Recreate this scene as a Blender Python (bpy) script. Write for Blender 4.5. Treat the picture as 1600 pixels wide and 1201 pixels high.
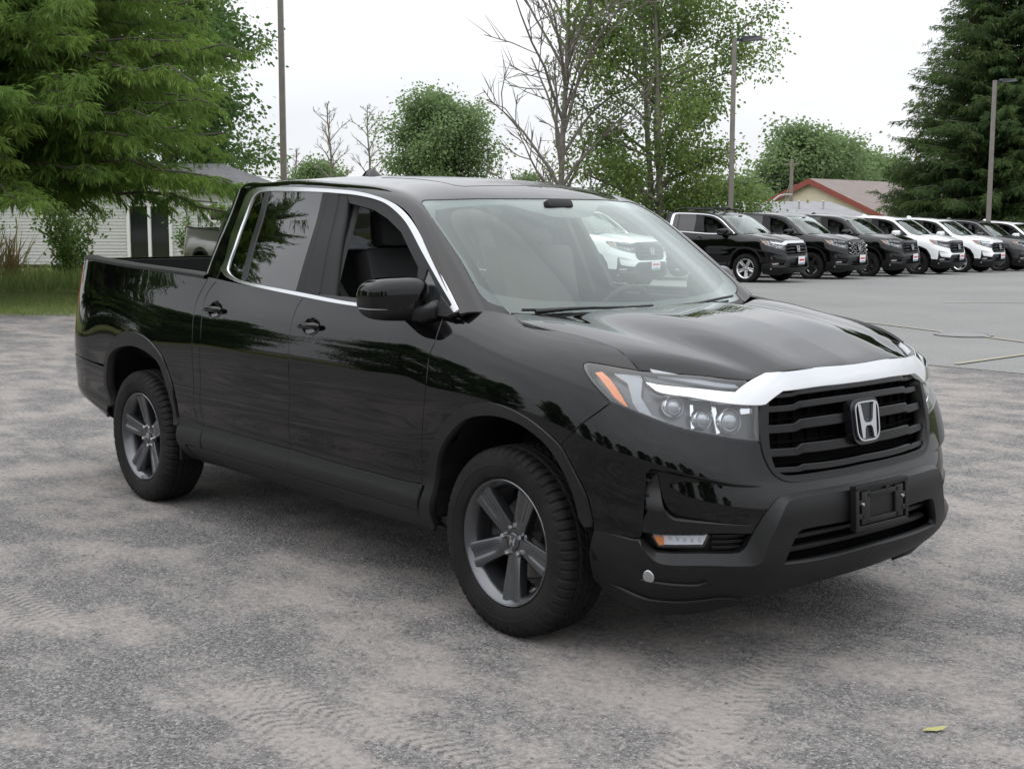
import bpy, bmesh, math, random
import numpy as np
from mathutils import Vector, Matrix, Euler
from mathutils.geometry import delaunay_2d_cdt
R = math.radians
random.seed(7); RNG = np.random.default_rng(7)
for o in list(bpy.data.objects): bpy.data.objects.remove(o)
scene = bpy.context.scene
COL = scene.collection

# ------------------------------------------------------------------ camera
cam_d = bpy.data.cameras.new('camera'); cam = bpy.data.objects.new('camera', cam_d); COL.objects.link(cam)
CAM = Vector((3.8457, -4.1845, 1.6317)); YAW = R(139.599); PIT = R(7.396); ROL = R(.117)
fw = Vector((math.cos(PIT)*math.cos(YAW), math.cos(PIT)*math.sin(YAW), -math.sin(PIT)))
rt = Vector((math.sin(YAW), -math.cos(YAW), 0)); up = rt.cross(fw)
r2 = rt*math.cos(ROL)+up*math.sin(ROL); u2 = up*math.cos(ROL)-rt*math.sin(ROL)
m = Matrix((r2, u2, -fw)).transposed().to_4x4(); m.translation = CAM
cam.matrix_world = m
cam_d.sensor_width = 36; cam_d.lens = 2092.4/1600*36; cam_d.clip_start = .05; cam_d.clip_end = 3000
scene.camera = cam
scene.render.resolution_x = 1024; scene.render.resolution_y = 768
scene.view_settings.view_transform = 'Standard'; scene.view_settings.look = 'None'
scene.view_settings.exposure = .12; scene.view_settings.gamma = 1

# ------------------------------------------------------------------ sky and sun (thin bright overcast)
SUN_EL, SUN_AZ = R(72), R(240)          # azimuth: direction towards the sun, from +x towards +y
world = bpy.data.worlds.new('World'); scene.world = world; world.use_nodes = True
nt = world.node_tree; N = nt.nodes; L = nt.links; N.clear()
wo = N.new('ShaderNodeOutputWorld'); bg = N.new('ShaderNodeBackground')
sky = N.new('ShaderNodeTexSky'); sky.sky_type = 'NISHITA'; sky.sun_disc = False
sky.sun_elevation = SUN_EL; sky.sun_rotation = R(90)-SUN_AZ; sky.air_density = 1.0; sky.dust_density = 2.5
tc = N.new('ShaderNodeTexCoord'); mp = N.new('ShaderNodeMapping'); mp.inputs['Scale'].default_value = (1.2, 1.2, 4.5)
L.new(tc.outputs['Generated'], mp.inputs['Vector'])
n1 = N.new('ShaderNodeTexNoise'); n1.inputs['Scale'].default_value = 2.2; n1.inputs['Detail'].default_value = 6; n1.inputs['Roughness'].default_value = .55
L.new(mp.outputs['Vector'], n1.inputs['Vector'])
cr = N.new('ShaderNodeValToRGB'); cr.color_ramp.elements[0].position = .33; cr.color_ramp.elements[1].position = .68
cr.color_ramp.elements[0].color = (7.9, 8.15, 8.5, 1); cr.color_ramp.elements[1].color = (9.6, 9.65, 9.8, 1)
L.new(n1.outputs['Fac'], cr.inputs['Fac'])
mx = N.new('ShaderNodeMix'); mx.data_type = 'RGBA'; mx.inputs[0].default_value = .93
L.new(sky.outputs['Color'], mx.inputs[6]); L.new(cr.outputs['Color'], mx.inputs[7])
# overcast luminance rises towards the zenith (standard overcast sky)
sx = N.new('ShaderNodeSeparateXYZ'); L.new(tc.outputs['Generated'], sx.inputs[0])
el = N.new('ShaderNodeMath'); el.operation = 'MAXIMUM'; el.inputs[1].default_value = 0; L.new(sx.outputs['Z'], el.inputs[0])
ov = N.new('ShaderNodeMath'); ov.operation = 'MULTIPLY_ADD'; ov.inputs[1].default_value = 1.7; ov.inputs[2].default_value = 1.0; L.new(el.outputs[0], ov.inputs[0])
vm = N.new('ShaderNodeVectorMath'); vm.operation = 'SCALE'; L.new(mx.outputs[2], vm.inputs[0]); L.new(ov.outputs[0], vm.inputs['Scale'])
L.new(vm.outputs[0], bg.inputs['Color']); bg.inputs['Strength'].default_value = .098
L.new(bg.outputs[0], wo.inputs['Surface'])
sun_d = bpy.data.lights.new('sun', 'SUN'); sun_d.energy = .5; sun_d.angle = R(90); sun_d.color = (1, .97, .92)
sun = bpy.data.objects.new('sun', sun_d); COL.objects.link(sun)
sun.rotation_euler = (Vector((-math.cos(SUN_EL)*math.cos(SUN_AZ), -math.cos(SUN_EL)*math.sin(SUN_AZ), -math.sin(SUN_EL)))).to_track_quat('-Z', 'Y').to_euler()

# ------------------------------------------------------------------ helpers: objects
def tag(o, label=None, cat=None, group=None, kind=None):
    if label: o['label'] = label
    if cat: o['category'] = cat
    if group: o['group'] = group
    if kind: o['kind'] = kind
    return o
def empty(name, loc=(0, 0, 0), rz=0, parent=None):
    o = bpy.data.objects.new(name, None); COL.objects.link(o); o.location = loc; o.rotation_euler = (0, 0, rz)
    o.empty_display_size = .2
    if parent: o.parent = parent
    return o
def link(name, me, parent=None, mat=None):
    o = bpy.data.objects.new(name, me); COL.objects.link(o)
    if parent: o.parent = parent
    if mat and not me.materials: me.materials.append(mat)
    return o
def mesh(name, V, F, parent=None, mat=None, smooth=False, normals=None, angle=None):
    me = bpy.data.meshes.new(name)
    me.from_pydata([tuple(map(float, v)) for v in V], [], [tuple(map(int, f)) for f in F])
    if smooth: me.polygons.foreach_set('use_smooth', [True]*len(me.polygons))
    if angle is not None: me.set_sharp_from_angle(angle=R(angle))
    if normals is not None: me.normals_split_custom_set_from_vertices([tuple(map(float, n)) for n in normals])
    me.update()
    return link(name, me, parent, mat)
def mirrored(o):
    c = o.copy(); COL.objects.link(c); c.scale = (o.scale[0], -o.scale[1], o.scale[2]); c.location.y = -o.location.y
    for ch in list(o.children):
        g = ch.copy(); COL.objects.link(g); g.parent = c
    return c
def copy_tree(o, parent=None, skip=(), swap=None):
    c = o.copy(); COL.objects.link(c); c.parent = parent
    if parent is not None: c.matrix_parent_inverse = o.matrix_parent_inverse.copy()
    if swap and o.type == 'MESH':
        for s in c.material_slots:
            if s.material and s.material.name in swap:
                mm = swap[s.material.name]; s.link = 'OBJECT'; s.material = mm
    for ch in KIDS.get(o.name, ()):
        if ch.name.split('.')[0] in skip: continue
        copy_tree(ch, c, skip, swap)
    return c
KIDS = {}
def index_kids():
    KIDS.clear()
    for o in bpy.data.objects:
        if o.parent: KIDS.setdefault(o.parent.name, []).append(o)
class MB:
    'collects simple shapes into one mesh'
    def __init__(s): s.V = []; s.F = []
    def add(s, V, F):
        n = len(s.V); s.V += [tuple(v) for v in V]; s.F += [tuple(i+n for i in f) for f in F]; return s
    def box(s, c, d, rot=None, bev=0):
        x, y, z = (k/2 for k in d)
        if bev <= 0:
            V = [Vector((sx*x, sy*y, sz*z)) for sz in (-1, 1) for sy in (-1, 1) for sx in (-1, 1)]
            F = [(0, 2, 3, 1), (4, 5, 7, 6), (0, 1, 5, 4), (2, 6, 7, 3), (0, 4, 6, 2), (1, 3, 7, 5)]
        else:
            bm = bmesh.new(); bmesh.ops.create_cube(bm, size=1)
            for v in bm.verts: v.co = Vector((v.co.x*d[0], v.co.y*d[1], v.co.z*d[2]))
            bmesh.ops.bevel(bm, geom=bm.edges[:]+bm.verts[:], offset=bev, segments=2, affect='EDGES', profile=.6)
            bm.verts.index_update(); V = [v.co.copy() for v in bm.verts]; F = [[v.index for v in f.verts] for f in bm.faces]; bm.free()
        if rot is not None:
            mt = rot.to_matrix() if isinstance(rot, Euler) else rot
            V = [mt @ v for v in V]
        c = Vector(c); return s.add([v+c for v in V], F)
    def tube(s, pts, r, n=8, cap=True):
        pts = [Vector(p) for p in pts]; rr = r if hasattr(r, '__len__') else [r]*len(pts)
        V = []; F = []; ref = None
        for i, p in enumerate(pts):
            t = (pts[min(i+1, len(pts)-1)]-pts[max(i-1, 0)]).normalized()
            if ref is None: ref = Vector((0, 0, 1)) if abs(t.z) < .9 else Vector((1, 0, 0))
            a = (ref - t*ref.dot(t)).normalized(); b = t.cross(a); ref = a
            for k in range(n):
                an = 2*math.pi*k/n; V.append(p+(a*math.cos(an)+b*math.sin(an))*rr[i])
        for i in range(len(pts)-1):
            for k in range(n):
                k2 = (k+1) % n; F.append((i*n+k, i*n+k2, (i+1)*n+k2, (i+1)*n+k))
        if cap:
            F.append(tuple(range(n-1, -1, -1))); F.append(tuple(range((len(pts)-1)*n, len(pts)*n)))
        return s.add(V, F)
    def lathe(s, prof, n=48, axis='y', c=(0, 0, 0), close=False):
        'profile of (radius, along axis)'
        V = []; F = []; m_ = len(prof); c = Vector(c)
        for k in range(n):
            a = 2*math.pi*k/n
            for r, t in prof:
                if axis == 'y': V.append(c+Vector((r*math.cos(a), t, r*math.sin(a))))
                elif axis == 'z': V.append(c+Vector((r*math.cos(a), r*math.sin(a), t)))
                else: V.append(c+Vector((t, r*math.cos(a), r*math.sin(a))))
        for k in range(n):
            k2 = (k+1) % n
            for j in range(m_-1 if not close else m_):
                j2 = (j+1) % m_
                f = (k*m_+j, k*m_+j2, k2*m_+j2, k2*m_+j)
                F.append(f if axis != 'z' else f[::-1])
        return s.add(V, F)
    def prism(s, pts, a, b, axis=1):
        'outline of 2d points extruded along an axis from a to b'
        def mk(p, t):
            return {0: (t, p[0], p[1]), 1: (p[0], t, p[1]), 2: (p[0], p[1], t)}[axis]
        n = len(pts); V = [mk(p, a) for p in pts]+[mk(p, b) for p in pts]
        F = [tuple(range(n)), tuple(range(2*n-1, n-1, -1))]+[(i, n+i, n+(i+1) % n, (i+1) % n) for i in range(n)]
        return s.add(V, F)
    def build(s, name, mat, parent=None, smooth=None):
        o = mesh(name, s.V, s.F, parent, mat, smooth is not None, angle=smooth if smooth else None)
        bm = bmesh.new(); bm.from_mesh(o.data); bmesh.ops.recalc_face_normals(bm, faces=bm.faces[:]); bm.to_mesh(o.data); bm.free()
        return o

# ------------------------------------------------------------------ helpers: materials
def material(name, color=(.5, .5, .5), rough=.5, metal=0, spec=.5, **kw):
    mt = bpy.data.materials.new(name); mt.use_nodes = True
    b = mt.node_tree.nodes['Principled BSDF']
    b.inputs['Base Color'].default_value = (*color, 1); b.inputs['Roughness'].default_value = rough
    b.inputs['Metallic'].default_value = metal; b.inputs['Specular IOR Level'].default_value = spec
    for k, v in kw.items(): b.inputs[k.replace('_', ' ')].default_value = v
    return mt
def nodes(mt):
    t = mt.node_tree; return t, t.nodes, t.links, t.nodes['Principled BSDF']
def noise(nt_, scale, detail=4, rough=.5, coord='Object', vec=None):
    N_ = nt_.nodes; n = N_.new('ShaderNodeTexNoise'); n.inputs['Scale'].default_value = scale
    n.inputs['Detail'].default_value = detail; n.inputs['Roughness'].default_value = rough
    if vec is None:
        c = N_.new('ShaderNodeTexCoord'); nt_.links.new(c.outputs[coord], n.inputs['Vector'])
    else: nt_.links.new(vec, n.inputs['Vector'])
    return n
def ramp(nt_, src, stops):
    r = nt_.nodes.new('ShaderNodeValToRGB'); e = r.color_ramp.elements
    while len(e) < len(stops): e.new(.5)
    for k, (p, c) in zip(e, stops):
        k.position = p; k.color = (*c, 1) if len(c) == 3 else c
    nt_.links.new(src, r.inputs['Fac']); return r
def bump(nt_, src, dist, strength=1):
    b = nt_.nodes.new('ShaderNodeBump'); b.inputs['Distance'].default_value = dist; b.inputs['Strength'].default_value = strength
    nt_.links.new(src, b.inputs['Height']); return b
def varied(name, c1, c2, scale, rough=.7, bumpd=0, bscale=None, detail=5, **kw):
    'two-tone procedural surface with optional fine relief'
    mt = material(name, c1, rough, **kw); t, N_, L_, b = nodes(mt)
    n = noise(t, scale, detail, .6); r = ramp(t, n.outputs['Fac'], [(.3, c1), (.7, c2)])
    L_.new(r.outputs['Color'], b.inputs['Base Color'])
    if bumpd:
        n2 = noise(t, bscale or scale*8, 3, .6); bp = bump(t, n2.outputs['Fac'], bumpd); L_.new(bp.outputs[0], b.inputs['Normal'])
    return mt
def glass(name, tint, gain=1.0, rough=0.0, spec_tint=(1, 1, 1)):
    'thin automotive pane: two-surface fresnel reflection over tinted transmission'
    mt = bpy.data.materials.new(name); mt.use_nodes = True
    t = mt.node_tree; N_ = t.nodes; L_ = t.links; N_.clear()
    out = N_.new('ShaderNodeOutputMaterial'); ms = N_.new('ShaderNodeMixShader'); tr = N_.new('ShaderNodeBsdfTransparent'); gl = N_.new('ShaderNodeBsdfGlossy')
    fr = N_.new('ShaderNodeFresnel'); ge = N_.new('ShaderNodeNewGeometry'); io = N_.new('ShaderNodeMath'); io.operation = 'MULTIPLY_ADD'
    io.inputs[1].default_value = 1/1.52-1.52; io.inputs[2].default_value = 1.52
    L_.new(ge.outputs['Backfacing'], io.inputs[0]); L_.new(io.outputs[0], fr.inputs['IOR'])
    ml = N_.new('ShaderNodeMath'); ml.operation = 'MULTIPLY'; ml.inputs[1].default_value = gain; ml.use_clamp = True
    tr.inputs['Color'].default_value = (*tint, 1); gl.inputs['Roughness'].default_value = rough; gl.inputs['Color'].default_value = (*spec_tint, 1)
    L_.new(fr.outputs[0], ml.inputs[0]); L_.new(ml.outputs[0], ms.inputs[0]); L_.new(tr.outputs[0], ms.inputs[1]); L_.new(gl.outputs[0], ms.inputs[2]); L_.new(ms.outputs[0], out.inputs['Surface'])
    return mt
M = {}
# ------------------------------------------------------------------ smooth interpolating surfaces
def spline_coef(t, Y):
    n=len(t); h=np.diff(t); A=np.zeros((n,n)); R=np.zeros((n,)+Y.shape[1:])
    A[0,0]=A[-1,-1]=1
    for i in range(1,n-1):
        A[i,i-1]=h[i-1];A[i,i]=2*(h[i-1]+h[i]);A[i,i+1]=h[i]
        R[i]=6*((Y[i+1]-Y[i])/h[i]-(Y[i]-Y[i-1])/h[i-1])
    return np.linalg.solve(A,R.reshape(n,-1)).reshape(R.shape)
def spline_eval(t,Y,M,x):
    x=np.asarray(x,float); i=np.clip(np.searchsorted(t,x)-1,0,len(t)-2)
    h=(t[i+1]-t[i]); a=(t[i+1]-x)/h; b=(x-t[i])/h
    e=(Ellipsis,)+(None,)*(Y.ndim-1)
    return a[e]*Y[i]+b[e]*Y[i+1]+((a**3-a)[e]*M[i]+(b**3-b)[e]*M[i+1])*(h*h/6)[e]
class Surf:
    def __init__(s,P,u,v):
        s.u=np.array(u,float);s.v=np.array(v,float);s.P=np.array(P,float)
        s.M=spline_coef(s.u,s.P)                       # along u
        s.PT=s.P
    def ev(s,u,v):
        u=np.atleast_1d(np.asarray(u,float));v=np.atleast_1d(np.asarray(v,float))
        u=np.clip(u,s.u[0],s.u[-1]); v=np.clip(v,s.v[0],s.v[-1])
        rows=spline_eval(s.u,s.P,s.M,u)                # (n,nv,3)
        n=len(s.v); t=s.v
        # spline along v for each sample
        Y=np.moveaxis(rows,1,0)                        # (nv,n,3)
        M=spline_coef(t,Y)
        i=np.clip(np.searchsorted(t,v)-1,0,n-2); h=t[i+1]-t[i]; a=((t[i+1]-v)/h)[:,None]; b=((v-t[i])/h)[:,None]; k=np.arange(len(v))
        return a*Y[i,k]+b*Y[i+1,k]+((a**3-a)*M[i,k]+(b**3-b)*M[i+1,k])*(h*h/6)[:,None]
    def nrm(s,u,v,e=2e-3):
        u=np.clip(u,s.u[0],s.u[-1]); v=np.clip(v,s.v[0],s.v[-1])
        du=s.ev(np.minimum(u+e,s.u[-1]),v)-s.ev(np.maximum(u-e,s.u[0]),v)
        dv=s.ev(u,np.minimum(v+e,s.v[-1]))-s.ev(u,np.maximum(v-e,s.v[0]))
        n=np.cross(du,dv); return n/np.linalg.norm(n,axis=-1,keepdims=True)
# ---------------------------------------------------------------- truck surfaces (x forward, w = half width, z up)
VR=[.23,.33,.43,.51,.62,.79,.95,1.03,1.13,1.26]
SIDE=[(-.16,.27),(-.07,.33),(-.012,.43),(-.028,.51),(-.006,.62),(0,.77),(-.005,.91),(-.016,1.02),(-.042,1.13),(-.087,1.26)]
def mod(base,**k):
    b=list(base)
    for kk,v in k.items(): b[int(kk[1:])+1]=v
    return b
F0=[(-.20,.24),(-.07,.32),(-.01,.40),(-.003,.50),(0,.58),(-.02,.655),(-.045,.76),(-.065,.90),(-.085,1.00),(-.108,1.062)]
RB=mod(SIDE,**{'r-1':(-.2,.42)},r0=(-.10,.45),r1=(-.01,.52),r2=(.01,.58),r3=(.01,.66),r6=(-.025,1.06),r7=(-.05,1.20),r8=(-.08,1.345))
ST=[
 (0.990,0.00,0,F0),
 (0.982,0.25,5,F0),
 (0.955,0.47,12,mod(F0,r4=(-.02,.66),r5=(-.048,.77),r6=(-.07,.90),r7=(-.092,1.0),r8=(-.115,1.06))),
 (0.883,0.68,33,[(-.17,.235),(-.075,.32),(-.015,.40),(-.006,.50),(0,.59),(-.012,.68),(-.04,.79),(-.08,.92),(-.118,1.02),(-.165,1.080)]),
 (0.760,0.835,58,[(-.14,.225),(-.075,.31),(-.02,.40),(-.010,.51),(0,.61),(-.006,.72),(-.03,.84),(-.08,.96),(-.135,1.055),(-.205,1.112)]),
 (0.56,0.938,74,[(-.12,.23),(-.075,.32),(-.02,.42),(-.014,.52),(-.003,.63),(0,.76),(-.018,.89),(-.06,1.01),(-.122,1.095),(-.215,1.145)]),
 (0.30,0.976,84,[(-.14,.25),(-.07,.33),(-.02,.44),(-.018,.54),(-.006,.66),(0,.79),(-.010,.93),(-.043,1.04),(-.112,1.13),(-.225,1.18)]),
 (0.0,0.983,90,[(-.15,.27),(-.07,.33),(-.02,.44),(-.018,.54),(-.006,.66),(0,.80),(-.008,.95),(-.035,1.06),(-.105,1.155),(-.225,1.213)]),
 (-.30,0.978,91,[(-.15,.27),(-.07,.33),(-.018,.44),(-.02,.54),(-.006,.66),(0,.80),(-.006,.95),(-.026,1.05),(-.072,1.16),(-.165,1.245)]),
 (-.60,0.974,90,SIDE),
 (-.82,0.9735,90,SIDE),
 (-1.1,0.973,90,SIDE),
 (-1.5,0.972,90,SIDE),
 (-2.0,0.972,90,SIDE),
 (-2.45,0.972,90,mod(SIDE,r7=(-.045,1.14),r8=(-.085,1.287))),
 (-3.18,0.978,90,mod(SIDE,r6=(-.020,1.05),r7=(-.045,1.165),r8=(-.080,1.313))),
 (-3.80,0.966,93,mod(SIDE,r0=(-.09,.40),r1=(-.02,.48),r2=(-.02,.55),r6=(-.020,1.06),r7=(-.045,1.19),r8=(-.080,1.335))),
 (-4.12,0.925,106,mod(SIDE,r0=(-.10,.45),r1=(-.02,.52),r2=(-.01,.58),r3=(-.004,.66),r6=(-.025,1.06),r7=(-.05,1.20),r8=(-.08,1.345))),
 (-4.26,0.82,145,RB),
 (-4.31,0.60,172,RB),
 (-4.325,0.0,180,RB),
]
def build_body():
    P=[];u=[0]
    for i,(x,w,a,rows) in enumerate(ST):
        n=(math.cos(math.radians(a)),math.sin(math.radians(a)))
        P.append([(x+d*n[0],w+d*n[1],z) for d,z in rows])
        if i: u.append(u[-1]+math.hypot(x-ST[i-1][0],w-ST[i-1][1]))
    return Surf(P,u,VR)
BODY=build_body()
# cab side and back: u along, v = height
CZ=[1.18,1.30,1.40,1.50,1.60,1.70,1.78]; CW=[.912,.868,.830,.788,.742,.702,.672]
def build_cab():
    P=[];u=[]
    for x,dw in ((-.2,0),(-.6,0),(-1.1,0),(-1.6,0),(-2.1,-.003),(-2.44,-.010)):
        P.append([(x,w+dw,z) for z,w in zip(CZ,CW)]);u.append(-x)
    for x,dw,uu in ((-2.565,-.026,2.56),(-2.622,-.068,2.635),(-2.66,-.17,2.73)):
        P.append([(x+.10*(z-1.25),w+dw,z) for z,w in zip(CZ,CW)]);u.append(uu)
    P.append([(-2.69+.10*(z-1.25),.35,z) for z in CZ]);u.append(3.0)
    P.append([(-2.70+.10*(z-1.25),0,z) for z in CZ]);u.append(3.35)
    return Surf(P,u,CZ)
CAB=build_cab()
# windscreen, pillars and roof: u front to back, v = 0 at the door rail to 1 at the centre line
TK=[((-.335,.900,1.225),(-.245,.748,1.212),(-.055,0,1.190)),
    ((-.475,.870,1.328),(-.41,.722,1.346),(-.225,0,1.330)),
    ((-.696,.806,1.494),(-.635,.688,1.510),(-.475,0,1.505)),
    ((-.935,.732,1.634),(-.91,.636,1.673),(-.815,0,1.695)),
    ((-1.15,.710,1.686),(-1.15,.60,1.734),(-1.10,0,1.765)),
    ((-1.60,.698,1.718),(-1.6,.58,1.768),(-1.6,0,1.799)),
    ((-2.10,.686,1.735),(-2.1,.57,1.783),(-2.1,0,1.808)),
    ((-2.42,.672,1.737),(-2.41,.56,1.776),(-2.43,0,1.798)),
    ((-2.555,.648,1.722),(-2.565,.54,1.757),(-2.585,0,1.775)),
    ((-2.615,.615,1.678),(-2.625,.52,1.70),(-2.645,0,1.712))]
def build_top():
    P=[];u=[0]
    for i,(R,E,C) in enumerate(TK):
        R,E,C=map(np.array,(R,E,C))
        m=(R+E)/2+np.array([.006,.012,.014])*(1 if i<9 else .4)
        row=[R,m,E]
        for k in (.66,.33):
            q=C+(E-C)*k*k; q[1]=E[1]*k; row.append(q)
        row.append(C); P.append(row)
        if i: u.append(u[-1]+np.linalg.norm(E-np.array(TK[i-1][1])))
    return Surf(P,u,[0,.09,.18,.45,.72,1.0])
TOP=build_top()
HT=[0,.2,.45,.7,.88,.95,1.0,1.05]
HZC=[1.236,1.230,1.208,1.162,1.108,1.084,1.058,1.012]
HZE=[1.228,1.217,1.191,1.163,1.138,1.117,1.083,1.035]
def build_hood():
    W=[0,.2,.36,.45,.54,.66,.85]
    XF=[.885,.878,.864,.848,.775,.645,.45]
    P=[]
    for t,zc,ze in zip(HT,HZC,HZE):
        row=[]
        for j,(w,xf) in enumerate(zip(W,XF)):
            xr=-.035-.15*(w/.766)**2; x=xr+(xf-xr)*t
            k=min(t,.9)
            z=[zc,zc-.001,zc-.005,zc-.018-.006*k,zc*.45+ze*.55-.024,zc*.15+ze*.85-.008,ze-.008][j]
            row.append((x,w,z))
        P.append(row)
    return Surf(P,[t*.9 for t in HT],W)
HOOD=build_hood()
SURF=dict(BODY=BODY,CAB=CAB,TOP=TOP,HOOD=HOOD)
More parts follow.
